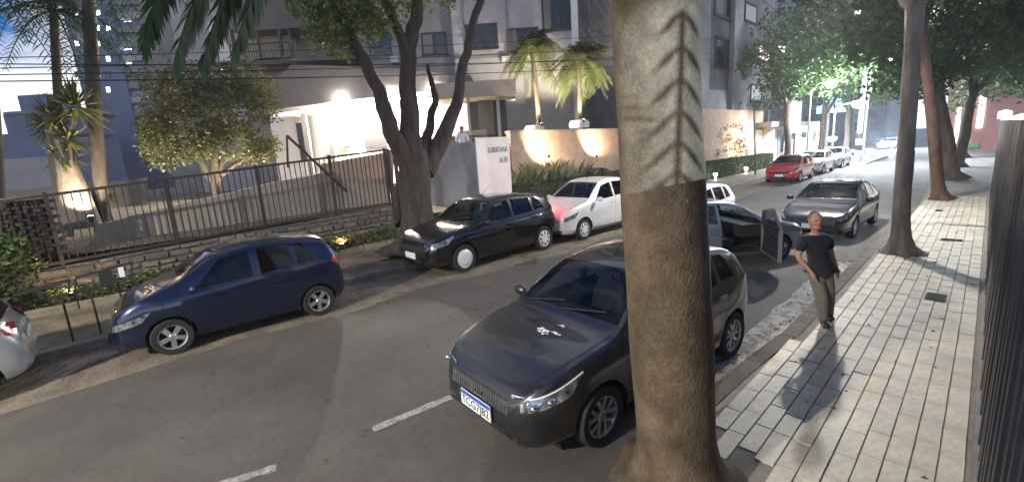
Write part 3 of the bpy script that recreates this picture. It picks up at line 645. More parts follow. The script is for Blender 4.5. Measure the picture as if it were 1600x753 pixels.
for sd in (-.6, .6):
    MB().lathe([(max(.2*math.sin(math.pi*i/8), .001), -.2*math.cos(math.pi*i/8)) for i in range(9)], 12, 0, Matrix.Translation((2.2, sd, .66))).build('headlight_glare', head_on, ac_, 60)  # oversized glowing spheres added in place of headlight glare
    spot('headlight_beam', ac_, (2.4, sd, .65), (.72, .85, 1.0), 900, .1, (14, sd, .2), 70, .6)
q = G(-40, 640); place('pale silver car showing only its rear end by the railing', (q.x, q.y-2.3), (q.x, q.y), 1, 'gol', GOL, silver_p, .92, gl=g_mid, wheel_style='twin')
# the open door of the stopped car
def open_door(t, S, d):
    q0, q1, sd = d; X = S.X; piv = Vector((X(q0), sd*(S.W_at(q0, .6)), 0)); ang = R(68)*sd*-1
    M = Matrix.Translation(piv) @ Matrix.Rotation(-ang*-1.0, 4, 'Z') @ Matrix.Translation(-piv)
    zg = [(q0+.03, .31), (q1-.04, .30), (q1-.02, S.belt(q1)), (q0+.04, S.belt(q0))]
    for off, m, nm in ((0, door_p, 'door_skin'), (-.07, trim_m, 'door_lining')):
        b = MB(); patch(b, ((q0+.03, .31), (q0+.04, S.belt(q0)+.02), (q1-.02, S.belt(q1)+.02), (q1-.04, .30)), lambda q, z: M @ Vector((X(q), sd*(S.W_at(q, z)+off), z)), 10, 8)
        o = b.build('open_door' if nm == 'door_skin' else nm, m, t if nm == 'door_skin' else door[0], 60)
        if nm == 'door_skin': door = [o]
    b = MB(); rim = [(q0+.03, .31), (q1-.04, .30), (q1-.02, S.belt(q1)), (q1-.03, S.glassz(q1)), (lerp(q0, q1, .45), S.glassz(q0+.5)), (q0+.06, S.belt(q0)+.02), (q0+.03, .31)]
    P = [M @ Vector((X(q), sd*(S.W_at(q, z)-.035), z)) for q, z in rim]
    for a, c in zip(P, P[1:]): b.bar(a, c, .075, .05)
    b.build('door_frame', door_p, door[0])
    c = side_corners(S, S.sp['wins'][0]); b = MB(); patch(b, c, lambda q, z: M @ Vector((X(q), sd*(S.W_at(q, z)-.03), z)), 5, 4); b.build('door_window', g_mid, door[0], 60)
    MB().box(0, .3, -.02, .02, -.02, .02, M=M @ Matrix.Translation((X(lerp(q0, q1, .8)), sd*(S.W_at(q0, .8)-.09), .72))).build('armrest', black_pl, door[0])
open_door(sil, SS, (1.22, 2.32, -1))
# emblem letters, grille mesh, droppings on the graphite car
xg = SA.X(SA.end_s(0, .555))+.012
text('badge', 'FIAT', .10, chrome, argo, Matrix(((0, 0, 1, xg), (1, 0, 0, 0), (0, 1, 0, .555), (0, 0, 0, 1))), .004)
b = MB()
for i in range(-13, 14):
    for dy in (.04, -.04):
        y0 = i*.038; f = lambda y, z: (SA.X(SA.end_s(y, z))+.008, y, z)
        if abs(y0) < .47 and abs(y0+dy) < .48: b.bar(f(y0, .51), f(y0+dy, .62), .006, .006)
b.build('grille_mesh', mat('grille_grey', (.22, .22, .23), .4, metal=.6, var=.1), argo)
drop = mat('bird_dropping', (.75, .74, .70), .9, var=.1, scale=30)
random.seed(3)
for cx, cy, n, sp_ in ((.80, -.02, 22, .055), (.84, .16, 12, .03), (.98, .10, 8, .025)):
    b = MB()
    for i in range(n):
        q = cx+random.gauss(0, sp_*.35); y = cy*.9+random.gauss(0, sp_)+.10; r = random.uniform(.004, .017)
        b.poly([(SA.X(q+r*math.cos(a)*random.uniform(.6, 1.2)), y+r*1.5*math.sin(a)*random.uniform(.6, 1.2), SA.topz(q+r*math.cos(a), y+r*math.sin(a))+.0035) for a in [2*math.pi*k/7 for k in range(7)]])
    b.build('bird_dropping', drop, argo)['kind'] = 'stuff'

for sd in (-1, 1):      # bright eyebrow strip and inner lamps of the headlights
    b = MB(); f = lambda q, z: (SA.X(q), sd*(SA.W_at(q, z)+.008), z); patch(b, ((.07, .672), (.07, .684), (.60, .838), (.60, .824)), f, 12, 1); b.build('headlight_strip', whitelamp, argo, 60)
    for q, z in ((.13, .63), (.26, .665)):
        b = MB(); c = Vector((SA.X(q), sd*(SA.W_at(q, z)+.0), z)); ell0 = Matrix.Translation(c) @ Matrix.Diagonal((.05, .035, .034, 1)); b.lathe([(max(math.sin(math.pi*i/8), .001), -math.cos(math.pi*i/8)) for i in range(9)], 14, 0, ell0); b.build('headlight_reflector', chrome, argo, 60)
# ================================================================== vegetation
def barkmat(name, c1, c2, stretch=(1, 1, .25), bump=.9, bscale=22, scale=7):
    m = mat(name, c1, .9, var=.3, scale=scale, bump=bump, bscale=bscale, col2=c2, stretch=stretch); speckle(m, 60, .2); return m
bark_palm = barkmat('smooth_palm_bark', (.105, .075, .042), (.17, .13, .085), (1, 1, .8), .55, 55, 4)
stain(bark_palm, 2.2, .35); stain(bark_palm, 9, .2)
bark_grey = barkmat('grey_bark', (.13, .115, .10), (.20, .18, .16))
bark_red = barkmat('reddish_bark', (.055, .027, .020), (.095, .05, .036), (1, 1, .4), 1.0, 30)
bark_dark = barkmat('dark_bark', (.05, .037, .030), (.095, .075, .06))
bark_bg = barkmat('thin_palm_bark', (.05, .045, .04), (.09, .08, .07))
leaf_a = leafmat('street_leaf', (.030, .065, .018), (.08, .14, .035))
leaf_b = leafmat('warm_leaf', (.05, .065, .018), (.15, .15, .055))
leaf_c = leafmat('palm_leaf', (.08, .11, .03), (.20, .21, .08))
leaf_d = leafmat('deep_palm_leaf', (.015, .045, .02), (.04, .085, .035))
leaf_g = leafmat('garden_leaf', (.05, .09, .02), (.14, .17, .05))
leaf_y = leafmat('dry_leaf', (.14, .09, .025), (.22, .16, .06))
hedge_m = leafmat('hedge_leaf', (.02, .05, .012), (.045, .09, .02))
dead_m = mat('fallen_leaf', (.10, .07, .035), .9, var=.3, scale=30)
def leaf(b, p, s, rnd, droop=0.0, asp=.5):
    a = rnd.uniform(0, 6.283); e = rnd.uniform(-.9, .5)-droop; d = Vector((math.cos(a)*math.cos(e), math.sin(a)*math.cos(e), math.sin(e)))
    n = Vector((rnd.gauss(0, 1), rnd.gauss(0, 1), rnd.gauss(0, 1))); w = d.cross(n)
    if w.length < 1e-3: return
    w.normalize(); up = w.cross(d)*s*.12
    b.add([p, p+d*s*.5+w*s*asp*.5+up, p+d*s, p+d*s*.5-w*s*asp*.5+up], [(0, 1, 2, 3)])
def clumps(b, centres, per, s, rnd, spread, droop=.2, asp=.5, flat=.7):
    for c, r in centres:
        for i in range(int(per*r*r)):
            v = Vector((rnd.gauss(0, 1), rnd.gauss(0, 1), rnd.gauss(0, flat))); v = v.normalized()*(r*rnd.uniform(.25, 1)**.55)*spread
            leaf(b, Vector(c)+v, s*rnd.uniform(.6, 1.35), rnd, droop, asp)
def tree(label, base, path, rads, m, crown, leafm, per=120, s=.12, seed=1, limbs=(), group=None, name='street_tree', flare=None, n=14, cat='tree', cname='crown'):
    base = Vector(base); t = thing(name, label, cat, base, 0, group); rnd = random.Random(seed)
    b = MB(); P = [Vector(p)-base for p in path]
    # densify
    D = []; Rr = []
    for i in range(len(P)-1):
        for k in range(5): D.append(P[i].lerp(P[i+1], k/5)); Rr.append(lerp(rads[i], rads[i+1], k/5))
    D.append(P[-1]); Rr.append(rads[-1])
    b.tube(D, Rr, n, wob=.16, seed=seed*3.1, lobes=flare); tr = b.build('trunk', m, t, 70)
    for L_, rr in limbs:
        b = MB(); Q = [Vector(p)-base for p in L_]; DD = []; RR = []
        for i in range(len(Q)-1):
            for k in range(4): DD.append(Q[i].lerp(Q[i+1], k/4)+Vector((rnd.gauss(0, .02), rnd.gauss(0, .02), 0))); RR.append(lerp(rr[i], rr[i+1], k/4))
        DD.append(Q[-1]); RR.append(rr[-1]); b.tube(DD, RR, 10, wob=.14, seed=seed); b.build('limb', m, t, 70)
    if crown:
        b = MB(); clumps(b, [(Vector(c)-base, r) for c, r in crown], per, s, rnd, 1.0); b.build(cname, leafm, t)
    return t
def blob_crown(c, R_, H_, n, seed, r=(.5, 1.1)):
    rnd = random.Random(seed); out = []
    for i in range(n):
        v = Vector((rnd.gauss(0, 1), rnd.gauss(0, 1), rnd.gauss(0, 1))).normalized()*rnd.uniform(.35, 1)**.6
        out.append((Vector(c)+Vector((v.x*R_, v.y*R_, v.z*H_)), rnd.uniform(*r)))
    return out
def frond(b, o, d, length, sag, leaflet, rnd, n=22, w=.03, stem=True, mi=0, lift=.35):
    o = Vector(o); d = Vector(d).normalized(); side = d.cross(Vector((0, 0, 1)))
    side = side.normalized() if side.length > 1e-3 else Vector((1, 0, 0)); pts = []
    for i in range(9):
        u = i/8; pts.append(o+d*(length*u)+Vector((0, 0, -1))*(sag*u*u))
    if stem: b.tube(pts, [.025*(1-i/9)+.004 for i in range(9)], 5, mi, caps=False)
    for i in range(n):
        u = .12+.86*i/(n-1); k = u*8; j = min(int(k), 7); p = pts[j].lerp(pts[j+1], k-j); tg = (pts[j+1]-pts[j]).normalized(); l = leaflet*math.sin(math.pi*(.15+.8*u))**.6
        for sd in (-1, 1):
            q = (side*sd*.8+tg*.55+Vector((0, 0, lift*rnd.uniform(-.6, 1)-.25*u))).normalized(); e = p+q*l*rnd.uniform(.85, 1.1)+Vector((0, 0, -.18*l))
            wd = tg*w; mid = p.lerp(e, .5)+Vector((0, 0, .05*l)); b.add([p-wd*.5, mid-wd, e, mid+wd, p+wd*.5], [(0, 1, 2, 3, 4)], mi)
def palm(label, base, top, rads, m, nf, flen, sag, leaflet, leafm, seed, group=None, w=.03, nl=22, name='palm_tree', extra=(), elev=(-.2, 1.1)):
    base = Vector(base); top = Vector(top)-base; t = thing(name, label, 'palm', base, 0, group); rnd = random.Random(seed)
    b = MB(); k = len(rads); b.tube([top*(i/(k-1))+Vector((math.sin(i*1.3)*.02, math.cos(i)*.02, 0))*(0 < i < k-1) for i in range(k)], rads, 16, wob=.06, seed=seed); b.build('trunk', m, t, 70)
    for i in range(nf):
        a = 2*math.pi*i/nf*1.618*2+rnd.uniform(-.2, .2); e = rnd.uniform(*elev)
        b = MB(); frond(b, top, (math.cos(a)*math.cos(e), math.sin(a)*math.cos(e), math.sin(e)), flen*rnd.uniform(.85, 1.1), sag*rnd.uniform(.8, 1.25), leaflet, rnd, nl, w); b.build('frond', leafm, t)
    for o, e_, sg in extra:
        o = Vector(o)-base; e_ = Vector(e_)-base; d = e_-o; ln = d.length; dd = (d+Vector((0, 0, sg)))
        b = MB(); frond(b, o, dd, dd.length, sg, leaflet, rnd, nl+8, w); b.build('frond', leafm, t)
    return t
# ---- the big palm trunk close to the camera
B0 = Vector((-1.43, 2.95, .10))
def flare1(u, a): return .0
def bigpalm():
    t = thing('palm_tree', 'massive smooth grey-brown palm trunk standing by the kerb', 'palm', B0); rnd = random.Random(5)
    b = MB(); top = Vector((-.42*HR.x-.0, -.42*HR.y, 7.6)); n = 40; pts = []; rr = []
    zz = [-.25, 0, .05, .10, .16, .24, .35, .5, .8, 1.2, 1.7, 2.2, 2.7, 3.2, 3.8, 4.6, 5.6, 6.6, 7.6]
    for z in zz:
        u = max(0, z)/7.6; pts.append(Vector((top.x*u, top.y*u, z))); rr.append(.272*(1.0-.04*u)+.26*math.exp(-max(z, 0)/.13)+.02*math.exp(-((z-1.4)/1.2)**2))
    b.tube(pts, rr, 40, wob=.05, seed=2.2, lobes=lambda u, a: (.10*math.sin(3*a+.4)+.07*math.sin(7*a+1))*math.exp(-max(u*8.2-.3, 0)*2.2)); b.build('trunk', bark_palm, t, 75)
    for i in range(16):
        a = 2*math.pi*i/16+rnd.uniform(-.1, .1); e = rnd.uniform(.1, 1.1); b = MB()
        frond(b, top, (math.cos(a)*math.cos(e), math.sin(a)*math.cos(e), math.sin(e)), 3.4, 2.0*rnd.uniform(.8, 1.2), .55, rnd, 26, .03); b.build('frond', leaf_d, t)
    for (px, py, dep) in ((255, 22, 4.6), (300, 60, 5.2), (345, 62, 5.0), (392, 48, 5.4)):   # old fronds hanging into view
        e_ = PD(px, py, dep)-B0; o = e_+Vector((.9*HR.x+.3*HF.x, .9*HR.y, 1.5)); mid = top
        b = MB(); frond(b, o, e_-o+Vector((0, 0, .5)), (e_-o).length, .5, .42, rnd, 40, .05, lift=-.5); b.tube([top, top.lerp(o, .5)+Vector((0, 0, 1.0)), o], [.03, .025, .02], 5); b.build('frond', leaf_d, t)
bigpalm()
# soil ring and root lump
soil_m = mat('tree_pit_soil', (.06, .05, .038), .95, var=.4, scale=8, bump=.8)
def pit(c, r, label, h=.03):
    b = MB(); n = 26; rnd = random.Random(int(r*100)); vs = [(0, 0, h)]+[(r*math.cos(6.283*i/n)*rnd.uniform(.85, 1.08), r*math.sin(6.283*i/n)*rnd.uniform(.85, 1.08), 0) for i in range(n)]
    b.add(vs, [(0, i+1, (i+1) % n+1) for i in range(n)]); o = b.build('tree_pit', soil_m, None, 80, c); o['kind'] = 'structure'
pit((-1.38, 2.9, .132), .40, ''); pit((-1.03, 12.12, .132), .44, ''); pit((-.97, 21.6, .132), .42, '')
fl = lambda k, m_=5: (lambda u, a: (1.15+.45*math.sin(m_*a+1)+.25*math.sin(9*a))*math.exp(-u*k))
# ---- slim grey street tree behind the man
p = [PYp(1405, 404, 12.05), PYp(1408, 330, 12.1), PYp(1416, 220, 12.1), PYp(1424, 110, 12.1), PYp(1430, 10, 12.1), PYp(1436, -120, 12.2)]
p[0].z = .1
tree('slim grey street tree with flared roots beside the drain slot', (p[0].x, p[0].y, .1), p, [.165, .15, .14, .135, .14, .10], bark_grey,
     blob_crown((-1.2, 12.4, 9.6), 2.8, 1.6, 40, 4, (.6, 1.0)), leaf_a, 150, .18, 4, flare=fl(26), group=None, n=22,
     limbs=[([p[4], PYp(1395, -20, 12.3), PYp(1370, -90, 12.4)], [.13, .10, .06]), ([p[4], PYp(1460, -60, 12.3), PYp(1490, -140, 12.4)], [.12, .09, .05])])
# ---- reddish street tree
p = [PYp(1468, 316, 21.6), PYp(1464, 280, 21.6), PYp(1458, 200, 21.6), PYp(1447, 110, 21.6), PYp(1440, 40, 21.7), PYp(1436, -40, 21.8)]; p[0].z = .1
tree('reddish-brown street tree with a thick trunk further along the tiled pavement', (p[0].x, p[0].y, .1), p, [.20, .175, .16, .15, .14, .12], bark_red,
     blob_crown((-2.0, 22.5, 8.2), 3.9, 2.6, 74, 6, (.7, 1.2)), leaf_a, 140, .22, 6, flare=fl(28), n=18,
     limbs=[([p[4], PYp(1425, -10, 21.6), PYp(1395, -70, 21.8)], [.11, .09, .05]), ([p[4], PYp(1460, -10, 21.8), PYp(1490, -70, 22)], [.11, .09, .05])])
# ---- trees further down both pavements
def avenue(label, px, py, X, Yt, r, lean, seed, crowns, bm=bark_dark, per=120, s=.27, group='trees further down the street', lm=None):
    base = Vector((X, Yt, .1)); top = base+Vector((lean[0], lean[1], 5.2)); p = [base, base.lerp(top, .35)+Vector((.06, 0, 0)), base.lerp(top, .7)-Vector((.08, 0, 0)), top]
    rnd = random.Random(seed); lim = []
    for i in range(4):
        a = rnd.uniform(0, 6.28); lim.append(([p[2].lerp(top, rnd.random()), top+Vector((math.cos(a)*1.0, math.sin(a)*1.0, .9)), top+Vector((math.cos(a)*2.0, math.sin(a)*2.0, 1.9))], [r*.5, r*.35, r*.15]))
    cr = []
    for c, R_, H_, n in crowns: cr += blob_crown(base+Vector(c), R_, H_, n, seed*7+n, (.7, 1.3))
    tree(label, base, p, [r*1.15, r, r*.85, r*.7], bm, cr, lm or leaf_a, per, s, seed, lim, group, flare=fl(24), n=12)
avenue('dark leaning street tree just beyond the reddish tree', 0, 0, -1.1, 29.5, .26, (-.9, 0, 0), 11, [((-.8, 0, 7.0), 4.2, 2.8, 70)])
avenue('dark street tree halfway down the tiled side of the street', 0, 0, -1.3, 38, .26, (.5, .3, 0), 12, [((0, 0, 6.6), 4.0, 2.6, 40)], s=.34, per=80)
avenue('farthest dark street tree on the tiled side', 0, 0, -1.5, 48, .3, (.2, 0, 0), 13, [((0, 0, 7), 4.4, 3.2, 40)], s=.4, per=70)
avenue('tall leafy street tree rising over the red hatchback', 0, 0, -10.9, 40.5, .24, (-.3, .2, 0), 14, [((.6, 0, 8.4), 3.8, 3.6, 74), ((3.0, 3, 8.2), 2.6, 2.2, 26)], s=.30, per=105)
avenue('leafy street tree beside the white shop front', 0, 0, -10.9, 50, .26, (.3, 0, 0), 15, [((.8, 0, 8.6), 4.8, 3.8, 76)], s=.36, per=85)
avenue('tall far street tree next to the striped utility pole', 0, 0, -10.6, 60, .3, (0, 0, 0), 16, [((1.6, 0, 10), 5.4, 4.6, 80)], s=.46, per=64)
avenue('garden tree behind the black slat fence', 0, 0, 3.2, 26, .2, (0, 0, 0), 17, [((0, 0, 6.0), 3.2, 3.0, 50)], s=.26, per=110, group='trees behind the black slat fence')
avenue('garden tree deeper behind the black slat fence', 0, 0, 3.6, 36, .22, (0, 0, 0), 18, [((0, 0, 7.0), 3.8, 3.6, 50)], s=.32, per=90, group='trees behind the black slat fence')
# ---- many-stemmed street tree in front of the sign block
Xt = -11.0
def T(px, py, X=Xt): return PX(px, py, X)
p = [T(652, 396), T(652, 350), T(650, 310), T(648, 270), T(650, 235)]; p[0].z = .1
leafcl = []
rnd = random.Random(9)
for (px, py, r, X) in ((520, 30, .55, -11.3), (560, 50, .5, -11.2), (500, 60, .4, -11.4), (545, 10, .6, -11.0), (590, 20, .5, -11.2), (620, 5, .5, -11), (660, -25, .7, -11), (740, -40, .7, -10.6), (520, -30, .8, -11.3), (580, -40, .9, -11), (700, 8, .25, -10.8), (480, 15, .4, -11.4), (640, -80, 1.2, -11), (535, 75, .35, -11.3), (510, 45, .5, -11.2), (575, 30, .5, -11.1), (605, 45, .3, -11), (555, 20, .6, -11.2), (470, -5, .5, -11.4), (500, -5, .6, -11.3)):
    leafcl.append((PX(px, py, X), r))
def limbp(*q): return [PX(a, c, X) for a, c, X in q]
tree('stout many-stemmed street tree growing in front of the white sign block', (p[0].x, p[0].y, .1), p, [.50, .44, .42, .44, .30], bark_dark, leafcl, leaf_g, 700, .15, 9, flare=fl(14, 4), n=24,
     limbs=[(limbp((640, 262, Xt), (612, 205, -11.1), (592, 140, -11.2), (566, 90, -11.3), (545, 55, -11.4), (520, 0, -11.4)), [.30, .22, .17, .15, .12, .08]),
            (limbp((648, 258, Xt), (640, 190, Xt), (637, 120, Xt), (642, 60, Xt), (655, 0, Xt), (664, -60, Xt)), [.32, .26, .22, .19, .15, .10]),
            (limbp((664, 268, Xt), (690, 222, -10.9), (712, 165, -10.8), (722, 110, -10.8), (735, 55, -10.7), (752, -10, -10.6), (765, -80, -10.5)), [.30, .24, .17, .14, .12, .10, .06]),
            (limbp((640, 110, Xt), (625, 55, -11), (605, 5, -11), (590, -50, -11)), [.16, .13, .10, .06]),
            (limbp((655, 250, Xt), (672, 200, -11.3), (680, 150, -11.5), (668, 100, -11.6)), [.18, .13, .1, .05])])
# ---- thin palms on the left terrace
q = PX(88, 300, -17); q2 = PX(84, 18, -17)
palm('thin tall palm trunk against the evening sky', (q.x, q.y, 1.2), q2, [.12, .11, .105, .10, .095, .09], bark_bg, 15, 1.7, 1.5, .38, leaf_d, 21, 'thin tall palms on the terrace', w=.02)
q = PX(141, 290, -16.5); q2 = PX(137, -45, -16.5)
palm('thin tall palm trunk in front of the apartment tower', (q.x, q.y, 1.2), q2, [.17, .16, .15, .15, .14, .13], bark_bg, 15, 2.2, 1.9, .45, leaf_d, 22, 'thin tall palms on the terrace', w=.02)
q = PX(-25, 300, -17); q2 = PX(-22, -25, -17)
palm('tall palm with hanging fronds at the end of the brick wall', (q.x, q.y, 1.2), q2, [.15, .14, .13, .12], bark_bg, 16, 2.3, 2.2, .45, leaf_d, 23, 'thin tall palms on the terrace', w=.02)
# ---- spiky yuccas, lit from the ground
def yucca(label, base, h, r, spots_, seed, leafm=leaf_c, bm=bark_grey):
    base = Vector(base); t = thing('yucca', label, 'yucca', base, 0, 'yuccas on the terrace'); rnd = random.Random(seed)
    b = MB(); b.tube([(0, 0, -.3), (0, 0, h*.2), (0.03, 0, h*.5), (0, 0.03, h)], [r*1.35, r*1.1, r*.8, r*.6], 16, wob=.2, seed=seed); b.build('trunk', bm, t, 70)
    for c, rad, n in spots_:
        b = MB()
        for i in range(n):
            a = rnd.uniform(0, 6.28); e = rnd.uniform(-.7, 1.3); d = Vector((math.cos(a)*math.cos(e), math.sin(a)*math.cos(e), math.sin(e))); w = d.cross(Vector((0, 0, 1))).normalized()*.035
            o = Vector(c)+d*.08; e_ = o+d*rad*rnd.uniform(.75, 1.1)+Vector((0, 0, -.15*rad)); m_ = o.lerp(e_, .4)
            b.add([o-w*.4, m_-w, e_, m_+w, o+w*.4], [(0, 1, 2, 3, 4)])
        b.build('leaf_rosette', leafm, t)
q = PX(121, 338, -16)
yucca('spiky yucca with a thick trunk lit from below behind the fence', (q.x, q.y, q.z), 2.5, .32, [((0, 0, 1.5), .55, 70), ((.15, .2, 1.9), .55, 70), ((-.2, -.1, 2.2), .6, 80), ((.3, .45, 2.7), .8, 110), ((.1, 0, 2.45), .6, 80)], 31)
q = PX(160, 300, -17.5)
yucca('low spiky yucca beside the thin palm trunk', (q.x, q.y, 1.4), .8, .12, [((0, 0, .9), .55, 70)], 32)
# ---- rounded small-leaved tree behind the fence
avenue('broad dark tree at the corner beyond the approaching car', 0, 0, -3.2, 82, .35, (0, 0, 0), 19, [((0, 0, 10), 7, 4.5, 60)], s=.6, per=50)
crown = []
rnd = random.Random(41)
for i in range(120):
    px = rnd.uniform(235, 425); py = rnd.uniform(106, 246)
    if ((px-330)/104)**4+((py-176)/76)**4 > 1: continue
    crown.append((PX(px, py, -17.0+rnd.uniform(-1.0, 1.0)), rnd.uniform(.28, .5)))
pb = PX(335, 300, -17)
tree('rounded small-leaved tree trimmed low behind the iron fence', (pb.x, pb.y, 1.3), [(pb.x, pb.y, 1.3), PX(335, 260, -17), PX(333, 220, -17), PX(330, 170, -17)], [.13, .12, .10, .06], bark_dark, crown, leaf_b, 1100, .11, 41,
     limbs=[([PX(337, 290, -17), PX(350, 240, -17), PX(370, 190, -17)], [.09, .08, .05]), ([PX(332, 285, -17), PX(305, 240, -17), PX(285, 190, -17)], [.09, .07, .05]), ([PX(338, 280, -17), PX(390, 240, -17), PX(405, 200, -17)], [.08, .06, .04])], name='garden_tree')
# ---- two feathery palms by the forecourt
for (px, pyb, pyt, X, sd, lab) in ((842, 195, 75, -20, 51, 'feathery palm lit from below nearest the guard booth'), (905, 185, 88, -20, 52, 'feathery palm lit from below beside the lit terracotta wall')):
    a = PD(px, pyb, 26.5); c = PD(px-(10 if sd == 51 else 0), pyt, 26.5)
    t_ = palm(lab, a, c, [.15, .13, .12, .12, .11], bark_palm, 48, 2.0, 1.25, .55, leaf_c, sd, 'feathery palms of the forecourt', w=.035, nl=24, elev=(-.75, 1.3))
# ---- shrubs and bedding
def shrub(label, c, r, h, n, lm, s=.09, seed=1, name='shrub', cat='shrub', group=None, per=350):
    t = thing(name, label, cat, c, 0, group); rnd = random.Random(seed)
    b = MB(); clumps(b, [(Vector((rnd.uniform(-r, r), rnd.uniform(-r, r), rnd.uniform(.15, h))), rnd.uniform(.15, .3)) for i in range(n)], per*4, s, rnd, 1.0); b.build('foliage', lm, t)
    b = MB()
    for i in range(5): b.tube([(0, 0, -.1), (rnd.uniform(-r, r)*.6, rnd.uniform(-r, r)*.6, h*.7)], [.02, .008], 5)
    b.build('stem', bark_dark, t); return t
q = PX(18, 405, -12.9); shrub('bushy green shrub in front of the brick wall', (q.x, q.y-.3, .3), .45, 2.1, 40, leaf_g, .12, 61)
q = PX(40, 480, -12.6); shrub('low bush at the end of the railing', (q.x, q.y-.5, .25), .35, .7, 14, leaf_g, .10, 62)
# ================================================================== terrace, fence and buildings opposite
wall_beige = mat('beige_render', (.34, .31, .26), .9, var=.15, scale=1.5, bump=.2, bscale=30)
wall_lilac = mat('pale_render', (.40, .37, .37), .9, var=.12, scale=.8, bump=.1, bscale=20)
wall_grey = mat('grey_concrete', (.24, .232, .23), .9, var=.2, scale=.9, bump=.2, bscale=20)
wall_dark = mat('dark_concrete', (.11, .105, .105), .9, var=.2, scale=.9)
wall_white = mat('white_render', (.72, .70, .68), .85, var=.06, scale=1.5)
wall_terra = mat('terracotta_render', (.46, .33, .24), .9, var=.18, scale=2, bump=.3, bscale=40)
wall_blue = mat('blue_grey_render', (.15, .19, .28), .85, var=.12, scale=.3)
blue_glass = mat('balcony_glass', (.06, .12, .22), .15, var=.2, scale=1)
dark_frame = mat('dark_window_frame', (.02, .02, .022), .5, var=.1)
pane_dark = mat('dark_pane', (.02, .024, .03), .08, var=.2, scale=2)
curtain_m = mat('window_curtain', (.16, .155, .15), .9, var=.2, scale=3, stretch=(6, 6, .3))
iron_m = mat('fence_iron', (.045, .040, .036), .5, metal=.4, var=.2, scale=8)
stone_ms = [mat('wall_stone_%d' % i, c, .95, var=.3, scale=9, bump=.8, bscale=35) for i, c in enumerate([(.13, .12, .105), (.17, .155, .135), (.105, .10, .092), (.15, .13, .11)])]
lit_warm = emat('lit_window_warm', (1.0, .86, .72), 2.2); lit_white = emat('lit_window', (1.0, .93, .86), 2.0); lit_pink = emat('lit_window_pink', (1.0, .62, .66), 1.6)
sheet('terrace', [(-13.55, -40, .9), (-13.55, 8.0, 1.15), (-60, 8.0, 1.15), (-60, -40, .9)], walkL)
sheet('forecourt', [(-13.4, 8.0, .75), (-13.0, 26, .75), (-70, 26, .75), (-70, 8.0, .75)], walkL)
sheet('upper_terrace', [(-17.2, 13, 3.6), (-17.2, 30, 3.6), (-90, 60, 3.6), (-90, 13, 3.6)], walkL)
zf = lambda y: .95+.037*(y+.7)
# stone retaining wall: each stone a piece
sw = thing('stone_wall', 'rough grey stone retaining wall under the iron fence', 'wall', (-13.4, 0, 0)); random.seed(17)
MB().add([(-.25, -3, -.1), (-.02, -3, -.1), (-.02, 7.25, -.1), (-.25, 7.25, -.1), (-.25, -3, zf(-3)-.04), (-.02, -3, zf(-3)-.04), (-.02, 7.25, zf(7.25)-.04), (-.25, 7.25, zf(7.25)-.04)], [(0, 1, 5, 4), (1, 2, 6, 5), (2, 3, 7, 6), (3, 0, 4, 7), (4, 5, 6, 7)]).build('wall_core', mat('mortar', (.10, .092, .082), .95, var=.3, scale=9), sw)
zc = .1
while zc < 1.2:
    hh = random.uniform(.13, .2); y = -3+random.uniform(0, .3)
    while y < 7.1:
        l = random.uniform(.2, .5); z1 = min(zc+hh, zf(y)-.03)
        if z1-zc > .05:
            b = MB(); g = .012; pr = random.uniform(.02, .055); j = lambda: random.uniform(-.018, .018)
            y0, y1, a0, a1 = y+g, min(y+l, 7.2)-g, zc+g, z1-g
            b.add([(-.03, y0, a0), (-.03, y1, a0), (-.03, y1, a1), (-.03, y0, a1), (pr+j(), y0+.03+j(), a0+.03+j()), (pr+j(), y1-.03+j(), a0+.03+j()), (pr+j(), y1-.03+j(), a1-.03+j()), (pr+j(), y0+.03+j(), a1-.03+j())], [(4, 5, 6, 7), (0, 1, 5, 4), (1, 2, 6, 5), (2, 3, 7, 6), (3, 0, 4, 7)])
            b.build('stone', random.choice(stone_ms), sw)
        y += l
    zc += hh
# bed in front of the wall
bed = MB(); YB = [y*.5 for y in range(-8, 16)]
for a, c in zip(YB, YB[1:]):
    for (xa, za), (xb, zb) in (((-12.5, .20), (-12.95, .26)), ((-12.95, .26), (-13.42, .36))):
        f = lambda z, y: z+(.012*max(y, 0)+.05*noise.noise(Vector((y, z*9, 1))) if z > .22 else 0); bed.add([(xa, a, f(za, a)), (xa, c, f(za, c)), (xb, c, f(zb, c)), (xb, a, f(zb, a))], [(0, 3, 2, 1)])
o = bed.build('planting_bed', soil_m); o['kind'] = 'structure'
kerb('garden_kerb', lambda y: -12.5, -.12, 0, .27, mat('pale_edging', (.22, .20, .15), .9, var=.25, scale=4), -3, 7.3, .8, 'low pale edging along the planting bed below the stone wall')
rnd = random.Random(77); b = MB()
for i in range(620):
    y = rnd.uniform(-2.6, 7.0); x = -12.6-rnd.random()**1.2*.8; c = Vector((x, y, .27+(-12.5-x)*.14)); hh = .10+.16*abs(noise.noise(Vector((y*1.1, x*1.5, 3))))*2
    for k in range(16): leaf(b, c+Vector((rnd.gauss(0, .07), rnd.gauss(0, .09), rnd.random()*hh)), rnd.uniform(.05, .11), rnd)
o = b.build('ground_cover', leaf_g); tag(o, 'low green and dry ground cover in the bed below the stone wall', 'ground cover', kind='stuff')
b = MB()
for i in range(160):
    y = 4.6+rnd.gauss(0, .5); x = -12.75+rnd.gauss(0, .15); c = Vector((x, y, .30))
    for k in range(14): leaf(b, c+Vector((rnd.gauss(0, .06), rnd.gauss(0, .09), rnd.random()*.3)), rnd.uniform(.06, .13), rnd)
t = thing('lit_plant', 'yellowish plant lit by a ground spot behind the navy hatchback', 'plant', (0, 0, 0)); b.build('foliage', leaf_y, t)
